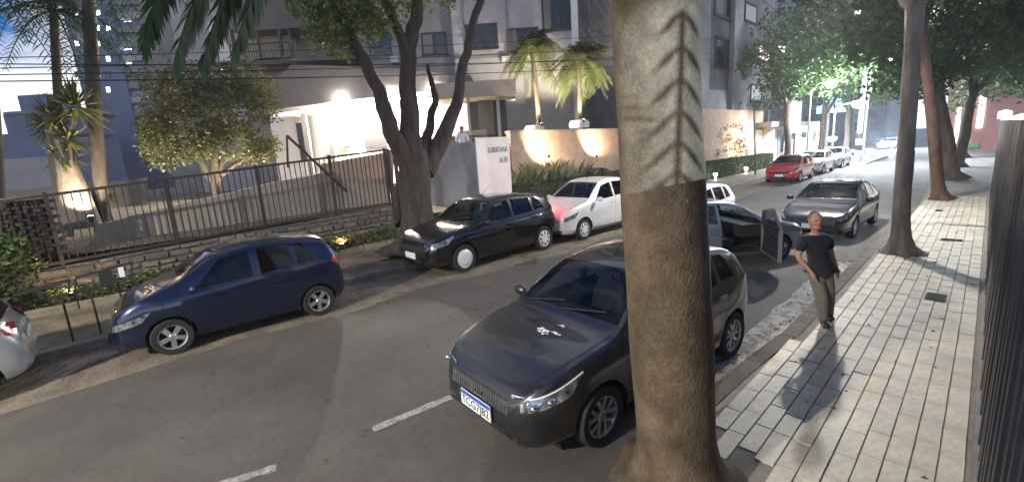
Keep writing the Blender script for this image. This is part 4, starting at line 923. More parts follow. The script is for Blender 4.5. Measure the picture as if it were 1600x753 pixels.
# brick lattice wall at the left end
bw = thing('brick_wall', 'dark openwork brick wall at the end of the iron fence', 'wall', (-13.75, -.62, .3)); b = MB(); brk = mat('dark_brick', (.055, .05, .048), .9, var=.25, scale=12)
for r in range(24):
    for c in range(12):
        y0 = -2.6+c*.22+(.11 if r % 2 else 0); z0 = r*.085; jx = rnd.uniform(-.01, .01)
        b.box(-.1+jx, .05+jx, y0+.02, y0+.195, z0+.006, z0+.078)
o = b.build('brick', brk, bw); o['kind'] = 'stuff'
MB().box(-.16, -.11, -2.7, 0, -.3, 2.05).build('wall_core', wall_dark, bw)
MB().box(-.14, .08, -2.7, .03, 2.05, 2.12).build('coping', wall_grey, bw)
# ---- iron fence
XF = -13.5; ta, tb = (-2.75, 2.26), (7.2, 3.01); zt = lambda y: lerp(ta[1], tb[1], (y-ta[0])/(tb[0]-ta[0]))
fe = thing('iron_fence', 'long dark iron bar fence on top of the stone retaining wall', 'fence', (XF, 0, 0))
MB().bar((0, ta[0], zt(ta[0])), (0, tb[0], zt(tb[0])), .05, .06).build('top_rail', iron_m, fe)
MB().bar((0, ta[0], zf(ta[0])+.04), (0, tb[0], zf(tb[0])+.04), .05, .06).build('bottom_rail', iron_m, fe)
barm = MB().box(-.011, .011, -.011, .011, 0, 1).mesh('bar', iron_m)
n = 71
for i in range(1, n):
    y = lerp(ta[0], tb[0], i/n); o = link('bar', barm, fe, (0, y, zf(y)+.05)); o.scale = (1, 1, zt(y)-zf(y)-.07)
postm = MB().box(-.035, .035, -.035, .035, 0, 1).mesh('post', iron_m)
for y in (ta[0], -.62, 1.4, 3.4, 5.4, tb[0]):
    o = link('post', postm, fe, (.004, y, zf(y)-.05)); o.scale = (1, 1, zt(y)-zf(y)+.12)
# gate at its end
gt = thing('iron_gate', 'narrow dark iron gate between the fence end and the tree', 'gate', (-13.45, 7.2, .6))
for i, y in enumerate((.06, .30, .54)):
    MB().box(-.05, .05, y, y+.09, .0, 2.3 if i else 2.45).build('post', iron_m, gt)
MB().box(-.02, .02, .15, .54, .1, 1.25).build('panel', dark_frame, gt); MB().box(-.06, .06, -.02, .68, 1.26, 1.32).build('rail', metal_g if False else iron_m, gt); MB().box(-.08, .08, .0, .66, 2.36, 2.40).build('cap', iron_m, gt)
# ---- ramp walls inside
def slab(name, label, pts, X, th, m, cat='wall'):
    t = thing(name, label, cat, (X, pts[0][1], 0)); b = MB(); y0 = pts[0][1]; k = len(pts)
    b.add([(0, p[1]-y0, p[2]) for p in pts]+[(-th, p[1]-y0, p[2]) for p in pts], [tuple(range(k)), tuple(range(2*k-1, k-1, -1))]+[(i, k+i, k+(i+1) % k, (i+1) % k) for i in range(k)]); b.build('wall', m, t); return t
P_ = lambda px, py, X: tuple(PX(px, py, X))
slab('ramp_wall', 'pale beige ramp wall seen through the fence bars', [P_(140, 420, -15.2), P_(610, 330, -15.2), P_(610, 292, -15.2), P_(520, 268, -15.2), P_(430, 285, -15.2), P_(300, 315, -15.2), P_(150, 352, -15.2)], -15.2, .25, wall_beige)
slab('lit_ramp_wall', 'salmon lit wall low behind the fence next to the gate', [P_(505, 330, -15.9), P_(615, 300, -15.9), P_(615, 236, -15.9), P_(505, 256, -15.9)], -15.9, .2, wall_terra)
hr = thing('handrail', 'slanting handrail of the ramp behind the fence', 'handrail', (0, 0, 0)); MB().bar(PX(448, 212, -15.0), PX(542, 300, -15.0), .07).build('rail', metal_brown if False else iron_m, hr); MB().bar(PX(448, 212, -15.0), PX(450, 262, -15.0), .05).build('post', iron_m, hr)
slab('terrace_parapet', 'low grey parapet at the back of the terrace', [P_(0, 345, -19), P_(230, 320, -19), P_(230, 278, -19), P_(0, 300, -19)], -19, .2, wall_grey)
# ---- facades
class Facade:
    def __init__(s, name, label, cat, px, depth, rot=0.0, group=None):
        s.p = PD(px, 260, depth); s.p.z = 0; a = math.atan2(HR.y, HR.x)+R(rot); s.t = Vector((math.cos(a), math.sin(a), 0)); s.n = Vector((-math.sin(a), math.cos(a), 0)); s.o = thing(name, label, cat, s.p, a, group)
    def uv(s, px, py, d=0.0): P = PN(px, py, s.p+s.n*d, s.n); return ((P-s.p).dot(s.t), P.z)
    def rect(s, px0, py0, px1, py1, d=0.0):
        cy, cx = (py0+py1)/2, (px0+px1)/2; u0, u1 = s.uv(px0, cy, d)[0], s.uv(px1, cy, d)[0]; return u0, u1, s.uv(cx, py1, d)[1], s.uv(cx, py0, d)[1]
    def box(s, name, r, d0, d1, m, parent=None, zb=None):
        u0, u1, z0, z1 = s.rect(*r, d0); z0 = zb if zb is not None else z0
        return MB().box(u0, u1, d0, d1, z0, z1).build(name, m, parent or s.o)
    def window(s, r, pane=None, frame=dark_frame, d=-.02, bars=1, th=None):
        u0, u1, z0, z1 = s.rect(*r, 0); th = th or max(.04, (u1-u0)*.06); b = MB()
        b.box(u0, u1, d-.05, d, z0, z0+th).box(u0, u1, d-.05, d, z1-th, z1).box(u0, u0+th, d-.05, d, z0+th, z1-th).box(u1-th, u1, d-.05, d, z0+th, z1-th)
        for i in range(bars): uc = lerp(u0, u1, (i+1)/(bars+1)); b.box(uc-th/2, uc+th/2, d-.05, d, z0+th, z1-th)
        if u1-u0 > .5: b.box(u0-.06, u1+.06, d-.14, d-.051, z0-.07, z0-.003)
        f = b.build('window', frame, s.o)
        if pane is None and random.random() < .6 and u1-u0 > .5: uc_ = lerp(u0, u1, random.uniform(.3, .6)); MB().box(u0+th, uc_, d-.02, d-.013, z0+th, z1-th).build('curtain', curtain_m, f)
        MB().box(u0+th*.5, u1-th*.5, d-.012, d+.01, z0+th*.5, z1-th*.5).build('pane', pane or pane_dark, f); return f
# far houses at the left edge
F = Facade('far_house', 'far grey house with stepped flat roofs under the bright sky', 'house', 60, 62)
F.box('wall', (-40, 208, 108, 320), 0, 9, wall_blue, zb=-2); F.box('upper_storey', (8, 176, 104, 212), .4, 8, wall_blue); F.box('roof_block', (30, 148, 76, 178), 1.2, 6, wall_blue); F.box('roof', (4, 172, 108, 177), .1, 8.4, wall_grey)
for r in ((42, 182, 56, 198), (72, 180, 84, 197), (90, 180, 100, 196)): F.window(r)
F = Facade('far_wall', 'long pale garden wall in front of the far grey house', 'wall', 50, 40)
F.box('wall', (-60, 248, 112, 330), 0, .4, wall_lilac, zb=-1)
# apartment tower
F = Facade('apartment_tower', 'tall blue-grey apartment tower with a few lit windows', 'apartment tower', 160, 78)
F.box('wall', (108, -220, 182, 340), 0, 14, wall_blue, zb=-2); F.box('balcony_wing', (182, -220, 224, 340), 1.0, 14, wall_blue, zb=-2)
lits = {(3, 2), (6, 1), (6, 4), (10, 3), (4, 3)}
rnd = random.Random(88)
for r_ in range(-3, 12):
    y = 16+r_*24
    for c_, x in enumerate((117, 134, 150, 166)):
        on = (r_, c_) in {(1, 2), (2, 0), (3, 3), (4, 1), (4, 2), (0, 2), (-1, 1), (0, 0), (1, 3), (2, 2), (3, 1), (5, 0), (5, 3), (-1, 3)}
        F.window((x, y, x+7, y+9), lit_white if on else pane_dark, bars=0)
for r_ in range(-2, 13):
    y = 8+r_*22
    F.box('balcony', (183, y+12, 225, y+21), .2, 1.0, wall_grey if r_ % 3 else wall_lilac); F.box('balcony_glass', (184, y+4, 224, y+12), .3, .36, blue_glass); F.window((186, y, 200, y+11), lit_white if r_ in (1, 3, 4, 7) else pane_dark, d=.96, bars=0)
# pale block left of the portico
F = Facade('pale_building', 'pale plain building wing behind the rounded garden tree', 'building', 300, 34)
F.box('wall', (222, -220, 268, 300), .6, 9, wall_grey, zb=0); F.box('wing_wall', (268, -220, 362, 300), 0, 9, wall_lilac, zb=0); F.box('chimney', (330, 34, 356, 96), -.6, .0, wall_white)
F.box('string_course', (266, 132, 362, 137), -.1, 0, wall_grey)
# main building
M_ = Facade('main_building', 'grey apartment building above the lit portico', 'apartment building', 600, 30)
M_.box('wall', (356, -240, 702, 190), .8, 10, wall_grey, zb=0); M_.box('pale_wing_wall', (702, -240, 900, 230), 0, 10, wall_lilac, zb=0)
M_.box('balcony_slab', (356, -40, 500, 46), -1.6, .8, wall_dark); M_.box('balcony_floor', (356, 92, 560, 98), -1.6, .8, wall_dark)
for x in (362, 402, 436, 452): M_.box('balcony_post', (x, 46, x+4, 92), -1.5, -1.38, iron_m)
M_.box('balcony_back', (360, 46, 452, 92), -.2, .8, wall_beige)
for r in ((570, 46, 606, 82), (655, 46, 696, 82), (500, 46, 552, 84)): M_.window(r, d=.78)
for r in ((726, 38, 778, 77), (792, 44, 842, 80)): M_.window(r, bars=1)
for r in ((846, -30, 892, 48), (726, -80, 778, -38), (846, -130, 892, -60)): M_.window(r, bars=2)
M_.box('pilaster', (892, -240, 902, 230), -.4, 0, wall_white, zb=0); M_.box('string_course', (702, 84, 892, 88), -.08, 0, wall_grey)
ac_m = mat('air_conditioner_white', (.5, .5, .48), .6, var=.1)
for r in ((712, 92, 726, 102), (784, 88, 797, 98), (610, 88, 622, 98), (540, 90, 551, 98)): M_.box('air_conditioner', r, -.45 if r[0] > 702 else .3, 0 if r[0] > 702 else .8, ac_m)
for x in (716, 786): M_.box('downpipe', (x, -240, x+2, 120), -.12, -.02, wall_grey)
for i in range(24): x = 360+i*4.0; M_.box('baluster', (x, 70, x+.8, 92), -1.48, -1.45, iron_m)
M_.box('balcony_rail', (358, 67, 456, 70), -1.5, -1.42, iron_m)
# portico: dark roof slab, lit white wall
Pf = Facade('lit_portico', 'brightly lit white entrance portico under a dark concrete roof', 'portico', 520, 26, 0)
Pf.box('back_wall', (425, 158, 640, 262), .0, .3, wall_white, zb=1.0); Pf.box('side_wall', (640, 152, 735, 250), .02, .3, wall_lilac, zb=1.0)
u0, u1, z0, z1 = Pf.rect(425, 158, 640, 262)
A = [Pf.uv(418, 172, -1.6), Pf.uv(735, 135, -1.6), Pf.uv(735, 118, -1.6), Pf.uv(620, 108, -1.6), Pf.uv(456, 100, -1.6), Pf.uv(408, 150, -1.6)]
b = MB(); k = len(A); b.add([(u, -1.6, z) for u, z in A]+[(u, 1.2, z) for u, z in A], [tuple(range(k)), tuple(range(2*k-1, k-1, -1))]+[(i, k+i, k+(i+1) % k, (i+1) % k) for i in range(k)]); b.build('roof', wall_dark, Pf.o)
for x in (512, 474): Pf.box('column', (x, 176, x+8, 250), -.4, -.15, wall_dark, zb=1.0)
Pf.box('door', (566, 168, 602, 232), -.06, 0, dark_frame); Pf.box('door', (466, 192, 484, 250), -.06, 0, dark_frame)
Pf.box('lintel', (476, 176, 512, 180), -.35, -.2, wall_dark); Pf.box('hanging_panel', (586, 158, 636, 172), -1.3, -1.2, wall_terra); Pf.window((530, 192, 552, 226), lit_warm, frame=wall_lilac, bars=0)
bulb = emat('portico_bulb', (1.0, .90, .80), 40)
for i, (px, py) in enumerate(((530, 150), (612, 143), (676, 137), (697, 145))):
    u, z = Pf.uv(px, py, -1.85); d = -1.85
    lt = thing('ceiling_lamp', ['glaring round lamp over the left half of the white portico wall', 'glaring round lamp at the hanging panel of the portico', 'glaring round lamp between two stems of the street tree', 'glaring round lamp just below the right stem of the street tree'][i], 'lamp', Pf.p+Pf.t*u+Pf.n*d+Vector((0, 0, z)))
    b = MB(); b.lathe([(.001, -.17), (.10, -.14), (.16, -.05), (.16, .03), (.001, .06)], 14); b.build('globe', bulb, lt, 60); MB().lathe([(.06, .05), (.06, .16), (.001, .16)], 10).build('socket', dark_frame, lt)
    spot('lamp_glow', lt, (0, 0, -.34), (1.0, .86, .70), 14, .12)
    if i < 2: t2_ = thing('ceiling_lamp', ['recessed ceiling lamp under the portico roof near its column', 'recessed ceiling lamp under the portico roof by the dark door'][i], 'lamp', Pf.p+Pf.t*u+Pf.n*(-.7)+Vector((0, 0, z-.25))); MB().lathe([(.001, 0), (.12, 0), (.12, .05), (.001, .05)], 14).build('diffuser', bulb, t2_); spot('lamp_glow', t2_, (0, 0, -.15), (1.0, .88, .74), 3000, .12)
# guard booth and canopy
Bt = Facade('guard_booth', 'open guard booth with a flat pale canopy beside the sign block', 'booth', 745, 24, 0)
Bt.box('canopy', (680, 127, 806, 152), -1.0, 1.6, wall_beige); Bt.box('back_wall', (734, 152, 792, 222), 1.0, 1.2, dark_frame, zb=1.2); Bt.box('post', (777, 152, 782, 222), -.8, -.7, metal_p := mat('booth_post', (.35, .35, .36), .5, metal=.4), zb=1.2); Bt.box('post', (731, 152, 735, 222), -.8, -.7, metal_p, zb=1.2); Bt.box('door_leaf', (748, 156, 772, 222), .6, .68, wall_dark, zb=1.2)
Bt.box('counter', (715, 204, 760, 215), -.6, .4, wall_beige)
# blue building behind the palms
F = Facade('blue_building', 'bluish apartment block in shade behind the feathery palms', 'apartment building', 930, 60)
F.box('wall', (888, -220, 1010, 240), 0, 12, wall_blue, zb=0)
for r in ((946, 84, 958, 110),): F.window(r, lit_warm, bars=0)
for y in (-60, 20, 150):
    for x in (912, 938): F.window((x, y, x+12, y+24), bars=0)
# sign block
sb = thing('sign_block', 'white and grey entrance block with green lettering and a street number', 'sign', (-12.4, 10.15, 0))
ztop = PX(742, 221, -12.4).z; yb_ = PX(797, 250, -12.4).y-10.15
MB().box(-.06, 0, 0, yb_, .1, ztop+.12).build('white_face', wall_white, sb)
b = MB(); b.box(-3.2, -.062, .02, yb_-.02, .1, ztop); b.build('block', mat('grey_stain_render', (.36, .36, .37), .85, var=.22, scale=.9, bump=.1), sb)
green = mat('sign_green', (.03, .16, .10), .5, var=.1); grey_l = mat('sign_grey', (.10, .12, .12), .5, var=.1)
Mx = lambda y, z: Matrix(((0, 0, 1, .004), (1, 0, 0, y), (0, 1, 0, z), (0, 0, 0, 1)))
text('lettering', 'ELIBERTANA', .22, green, sb, Mx(yb_*.63, ztop-.34) @ Matrix.Diagonal((.78, 1.25, 1, 1)), .008); text('street_number', '1610', .27, grey_l, sb, Mx(yb_*.78, ztop-.72) @ Matrix.Diagonal((.8, 1.2, 1, 1)), .008)
# lit terracotta retaining wall with planters
a, c = PX(797, 205, -15.5), PX(975, 198, -15.5); tw = thing('terracotta_wall', 'terracotta retaining wall lit by a garden spot under the palms', 'wall', (-15.5, a.y, 0)); ly = c.y-a.y+3
MB().box(-.3, 0, 0, ly, .5, a.z-.08).build('wall', wall_terra, tw); MB().box(-.36, .05, -.02, ly, a.z-.08, a.z+.02).build('coping', wall_beige, tw)
for i, px in enumerate((835, 905)):
    q = PD(px, 200 if i == 0 else 192, 26.3); t = thing('planter', ['white stone bed round the palm nearest the guard booth', 'white stone bed round the palm by the blue building'][i], 'planter', (q.x, q.y, q.z-.3)); b = MB(); b.lathe([(.55, 0), (.6, .25), (.5, .42), (.2, .45), (.001, .45)], 12); b.build('stone_ring', wall_white, t, 40)
# grasses and hedge in front of it
gr = thing('ornamental_grass', 'tall pale ornamental grass in front of the terracotta wall', 'grass', (-14.0, PX(850, 260, -14).y, .9)); rnd = random.Random(71); b = MB()
for i in range(520):
    y = rnd.gauss(0, 1.4); o_ = Vector((rnd.gauss(0, .3), y, 0)); h = rnd.uniform(.6, 1.5); d = Vector((rnd.gauss(0, .25), rnd.gauss(0, .25), 1))*h; w = Vector((rnd.gauss(0, 1), rnd.gauss(0, 1), 0)).normalized()*.014; b.add([o_-w, o_+w, o_+d*.6+w*.8, o_+d+Vector((d.x*.4, d.y*.4, -.1))], [(0, 1, 2, 3)])
b.build('blades', leafmat('grass_blade', (.10, .14, .05), (.26, .24, .12)), gr)
def hedge(label, a, c, w, h, seed, z=.12):
    t = thing('hedge', label, 'hedge', (a[0], a[1], z)); rnd = random.Random(seed); d = Vector((c[0]-a[0], c[1]-a[1], 0)); L_ = d.length; d.normalize(); n = Vector((-d.y, d.x, 0)); b = MB()
    for i in range(int(L_*(w+2*h)*330)):
        u = rnd.uniform(0, L_); k = rnd.random()*(w+2*h)
        p = (n*(-w/2)+Vector((0, 0, k))) if k < h else (n*(w/2)+Vector((0, 0, k-h))) if k < 2*h else (n*(k-2*h-w/2)+Vector((0, 0, h)))
        leaf(b, d*u+p+Vector((rnd.gauss(0, .03), rnd.gauss(0, .03), rnd.gauss(0, .03))), rnd.uniform(.07, .13), rnd)
    b.build('foliage', hedge_m, t); b = MB(); M = Matrix(((d.x, n.x, 0, 0), (d.y, n.y, 0, 0), (0, 0, 1, 0), (0, 0, 0, 1))); b.box(0, L_, -w/2+.06, w/2-.06, 0, h-.06, M=M); b.build('inner_twigs', bark_dark, t)
q0, q1 = PX(800, 285, -12.9), PX(960, 270, -12.9); hedge('clipped green hedge below the ornamental grass', (-12.9, q0.y), (-12.9, q1.y+2), .7, 1.25, 3)
# dark car in the driveway
place('dark car waiting in the driveway below the terracotta wall', (-13.6, 17.2), (-13.6, 19.9), 1, 'gol', GOL, black_p, 1.12, gl=g_tint, wheel_style='five', detail=1); 
# low fence rail at the pavement edge
rl = thing('pavement_railing', 'thin dark metal railing with hanging plates on the pavement by the planting bed', 'railing', (0, 0, 0))
tops = [(27, 462), (108, 440), (128, 434), (205, 412)]
feet = [G(50, 550, .12), G(115, 533, .12), G(158, 520, .12), G(200, 508, .12)]
heads = [PX(43, 484, feet[0].x), PX(100, 464, feet[1].x), PX(138, 452, feet[2].x), PX(187, 440, feet[3].x)]
for f_, h_ in zip(feet, heads): MB().bar(f_-Vector((0, 0, .02)), Vector((f_.x, f_.y, h_.z)), .03).build('post', iron_m, rl)
xr_ = sum(f_.x for f_ in feet)/4
top = [PX(x, y, xr_) for x, y in ((22, 462), (108, 437), (118, 434), (206, 410))]; low = [PX(x, y, xr_) for x, y in ((24, 482), (108, 458), (118, 456), (206, 434))]
for i in (0, 2):
    MB().bar(top[i], top[i+1], .05, .04).build('top_rail', iron_m, rl); MB().bar(low[i], low[i+1], .03).build('lower_rail', iron_m, rl)
    MB().bar(top[i], low[i], .03).build('end_bar', iron_m, rl); MB().bar(top[i+1], low[i+1], .03).build('end_bar', iron_m, rl)
def plate_(px0, py0, px1, py1, m, nm):
    a, c = PX(px0, py0, xr_+.03), PX(px1, py1, xr_+.03); MB().box(xr_, xr_+.02, a.y, c.y, c.z, a.z).build(nm, m, rl)
plate_(56, 452, 70, 470, dark_frame, 'plate'); plate_(152, 424, 180, 446, dark_frame, 'plate'); plate_(183, 416, 196, 432, plate_w, 'white_plate')
# ---- buildings and walls beyond the big trunk, same side
XR = -14.2
class SideFacade(Facade):
    def __init__(s, name, label, cat, X, Y, group=None):
        s.p = Vector((X, Y, 0)); s.t = Vector((0, 1, 0)); s.n = Vector((-1, 0, 0)); s.o = thing(name, label, cat, s.p, R(90), group)
F = SideFacade('grey_apartment_block', 'dark grey apartment block with one pink lit window beyond the trunk', 'apartment building', -15, 22)
F.box('wall', (1040, -260, 1212, 240), 0, 9, wall_grey, zb=0)
F.box('recess_panel', (1112, -100, 1148, 142), -.02, 0, wall_dark); F.box('bay', (1168, 100, 1212, 128), -.5, 0, wall_lilac)
F.window((1184, 70, 1204, 98), lit_pink, bars=1); F.window((1163, 6, 1182, 37), mat('pale_blind', (.55, .55, .55), .8), bars=0); F.window((1116, 60, 1146, 110), bars=1); F.window((1116, -30, 1146, 30), bars=1); F.window((1172, 132, 1190, 160), mat('pale_blind', (.55, .55, .55), .8), bars=0); F.box('pilaster', (1150, -260, 1163, 240), -.4, 0, wall_grey, zb=0)
q0, q1 = PX(1060, 200, -13.6), PX(1192, 200, -13.6)
tw = thing('orange_lit_wall', 'garden wall glowing orange from a ground spot behind the hedge', 'wall', (-13.6, q0.y, 0)); MB().box(-.3, 0, 0, q1.y-q0.y, .1, PX(1150, 172, -13.6).z).build('wall', wall_terra, tw)
q0, q1 = PX(1060, 240, -12.6), PX(1202, 240, -12.6); hedge('long clipped hedge behind the red hatchback', (-12.6, q0.y), (-12.6, q1.y), .8, 1.1, 5)
q = PX(1140, 225, -13.0); shrub('dry orange-lit bush in front of the glowing wall', (q.x, q.y, 1.0), .9, 2.6, 40, leaf_y, .13, 66, per=140)
sap = PX(1180, 282, -10.8)
tree('young slender sapling at the kerb before the red hatchback', (sap.x, sap.y, .1), [(sap.x, sap.y, .1), PX(1180, 230, -10.8), PX(1178, 170, -10.8)], [.06, .05, .035], bark_grey, [(PX(1178, 160, -10.8), .7), (PX(1165, 165, -10.8), .6), (PX(1192, 158, -10.8), .6)], leaf_b, 40, .14, 67)
for i, (px, py) in enumerate(((1118, 268), (1166, 258))):
    q = PX(px, py, -11.8); t = thing('garden_spotlight', ['small white garden spotlight at the near end of the hedge', 'small white garden spotlight at the foot of the long hedge'][i], 'lamp', (q.x, q.y, .12)); MB().lathe([(.04, 0), (.03, .25), (.10, .3), (.12, .42), (.001, .46)], 10).build('housing', emat('garden_spot', (1, .95, .88), 12), t, 40)
# white shop
F = SideFacade('white_shop', 'low white shop with dark doorways further down the street', 'shop', -12.8, 44)
F.box('wall', (1208, 196, 1290, 250), 0, 6, wall_white, zb=0); F.box('roof_slab', (1206, 190, 1292, 197), -.4, 6, wall_grey)
for r in ((1214, 205, 1224, 240), (1232, 205, 1242, 226), (1250, 204, 1259, 226), (1268, 203, 1274, 240), (1279, 202, 1286, 240)): F.window(r, bars=0)
sg = thing('hanging_sign', 'white square sign on a dark post above the shop', 'sign', PX(1243, 185, -11.6)); b = MB(); b.box(-.08, .08, -1.3, 1.3, -1.2, 1.4); b.build('panel', wall_white, sg); MB().box(-.12, -.085, -1.9, -1.2, -1.3, 1.3).build('side_panel', dark_frame, sg); MB().box(-.06, .06, .0, .12, -8, -1.2).build('post', iron_m, sg)
# street end
F = Facade('end_building', 'pale office block closing the end of the street', 'building', 1390, 100, -8)
F.box('wall', (1200, -40, 1440, 245), 0, 14, wall_grey, zb=0); F.box('pale_bay', (1388, 110, 1412, 240), -.8, 0, wall_lilac, zb=0)
for r_ in range(-5, 7):
    for c_ in range(9):
        x = 1215+c_*24; F.window((x, 72+r_*20, x+12, 84+r_*20), lit_warm if (r_*5+c_*3) % 11 == 0 else pane_dark, bars=0)
cool = emat('arch_sign_light', (.25, .62, 1.0), 1.6)
F = Facade('lit_arch', 'glowing blue arched shop front at the end of the street', 'shop front', 1302, 84)
u0, u1, z0, z1 = F.rect(1279, 152, 1326, 176); n = 12; b = MB(); pts = [(lerp(u0, u1, i/n), 0, z0+(z1-z0)*(.45+.55*math.sin(math.pi*i/n))) for i in range(n+1)]+[(u1, 0, z0), (u0, 0, z0)]
k = len(pts); b.add(pts+[(u, .4, z) for u, _, z in pts], [tuple(range(k)), tuple(range(2*k-1, k-1, -1))]+[(i, k+i, k+(i+1) % k, (i+1) % k) for i in range(k)]); b.build('lit_arch_panel', cool, F.o)
b = MB(); P = [Vector((u, -.1, z+.15)) for u, _, z in pts[:n+1]]
for a_, c_ in zip(P, P[1:]): b.bar(a_, c_, .5, .35)
b.build('arch_rim', dark_frame, F.o); F.box('base_wall', (1276, 177, 1330, 245), .05, 4, wall_dark, zb=0); F.box('mullion', (1303, 156, 1305, 176), -.05, -.01, dark_frame)
# right-hand far shop glow
F = SideFacade('red_lit_shop', 'distant shop front glowing pinkish behind the right-hand trees', 'shop', 3.5, 62)
F.p = Vector((1.2, 60, 0)); F.o.location = F.p; F.n = Vector((0, 1, 0)); F.t = Vector((1, 0, 0)); F.o.rotation_euler = (0, 0, 0)
F.box('wall', (1478, 120, 1640, 240), 0, 6, mat('rosy_render', (.35, .18, .16), .9, var=.2), zb=0); F.box('lit_front', (1492, 168, 1516, 226), -.12, -.02, lit_pink); F.box('lit_front', (1528, 150, 1538, 200), -.12, -.02, lit_white); F.box('sign_band', (1484, 226, 1530, 232), -.2, -.02, mat('green_sign', (.05, .3, .08), .5))
# ================================================================== corrugated fence on our side
blk = mat('black_sheet_metal', (.020, .024, .034), .30, metal=.3, var=.2, scale=3)
cf = thing('corrugated_fence', 'tall black metal slat fence along the tiled pavement', 'fence', (.24, 0, .13))
SP = .27; sm = MB()
pr_ = [(0, -.135), (0, -.055)]+[(-.062*math.sin(math.pi*i/8), -.05*math.cos(math.pi*i/8)) for i in range(9)]+[(0, .055), (0, .135)]
for (x0, y0), (x1, y1) in zip(pr_, pr_[1:]): sm.add([(x0, y0, 0), (x1, y1, 0), (x1, y1, 2.52), (x0, y0, 2.52)], [(0, 3, 2, 1)])
slat = sm.mesh('slat', blk, 50)
n = int(22.6/SP)
for i in range(n): link('slat', slat, cf, (random.gauss(0, .003), .23+i*SP, .06))
yE = .1+n*SP
MB().box(.06, .07, .1, yE, .06, 2.58).build('light_block_sheet', blk, cf); MB().box(-.05, .03, .1, yE, 2.58, 2.64).build('top_rail', blk, cf); MB().box(.01, .05, .1, yE, .3, .36).build('back_rail', blk, cf)  # sheet behind the slats is added to stop the garden flood leaking through
MB().box(-.06, .06, yE, yE+.12, -.1, 2.75).build('end_post', plinth, cf)
MB().box(-.09, .08, .1, yE, -.1, .055).build('plinth', plinth, cf)
# flood lamp on the fence
q = PX(1566, 190, .22); fl_ = thing('flood_lamp', 'small glaring white floodlight on top of the black slat fence', 'lamp', (.20, 17.5, 2.69)); led = emat('flood_led', (.75, .88, 1.0), 90)
MB().box(-.02, .02, -.02, .02, 0, .12).build('bracket', iron_m, fl_); MB().box(-.13, .13, -.02, .10, .06, .26).build('housing', blk, fl_); MB().lathe([(.001, -.07), (.07, -.05), (.11, 0)], 14, 0, Matrix.Translation((0, -.021, .16)) @ Matrix.Rotation(R(-90), 4, 'X')).build('lens', led, fl_, 60)
spot('flood_light', fl_, (0, -.16, .17), (.8, .9, 1.0), 60, .06)
# ================================================================== utility poles, wires and far lamps
pole_m = mat('concrete_pole', (.20, .195, .185), .9, var=.2, scale=3)
def upole(label, x, y, h, r=.14, bands=False, arms=((8.2, 1.6),), rz=0.0):
    t = thing('utility_pole', label, 'utility pole', (x, y, .1), rz, 'utility poles'); b = MB(); b.tube([(0, 0, -.1), (0, 0, h)], [r, r*.7], 12); b.build('pole', pole_m, t, 60)
    for z, w in arms: MB().box(-w/2, w/2, -.06, .06, z-.06, z+.06).build('cross_arm', iron_m, t)
    if bands:
        for i in range(4): z = .5+i*.45; b = MB(); b.tube([(0, 0, z), (0, 0, z+.45)], [r*1.06, r*1.05], 12, caps=False); b.build('painted_band', dark_frame if i % 2 else wall_white, t, 60)
    return t
qp = G(1339, 256); upole('utility pole with black and white bands at its foot', qp.x, qp.y, 10, .2, True)
b_ = MB(); b_.box(lk(46)-.1, qp.x+.8, qp.y-1.2, qp.y+9, .0, .13); o_ = b_.build('pavement', farwalk); o_['kind'] = 'structure'
upole('dark utility pole by the approaching car', -9.5, 62, 10, .18)
upole('thin utility pole among the far trees on the left side', -10.4, 50, 9.5, .15)
def wire(a, c, sag, r=.012, n=14):
    b = MB(); a = Vector(a); c = Vector(c); b.tube([a.lerp(c, i/n)-Vector((0, 0, 4*sag*(i/n)*(1-i/n))) for i in range(n+1)], r, 4, caps=False); return b
wm = mat('wire_black', (.01, .01, .011), .6, var=0)
wi = 0
for (x0, y0, x1, y1, X, lab, r) in ((-60, 128, 1120, 92, -12.0, 'topmost', .012), (-60, 108, 1120, 60, -12.1, 'upper', .009), (-60, 92, 1120, 40, -12.2, 'thin high', .008), (-60, 118, 1120, 76, -12.15, 'middle', .010), (-60, 100, 1120, 82, -11.9, 'sagging', .010)):
    w = wire(PX(x0, y0, X), PX(x1, y1, X), .25, r).build('overhead_wire', wm); tag(w, 'thin black overhead wire strung along the fenced side of the street', 'wire', 'overhead wires along the street')
for (z, x) in ((7.6, -6.2), (8.2, -5.5)):
    w = wire((x, 18, z), (qp.x, qp.y, z+.1), .4, .012).build('overhead_wire', wm); tag(w, 'black wire running down the middle of the street to the striped pole', 'wire', 'wires to the striped pole')
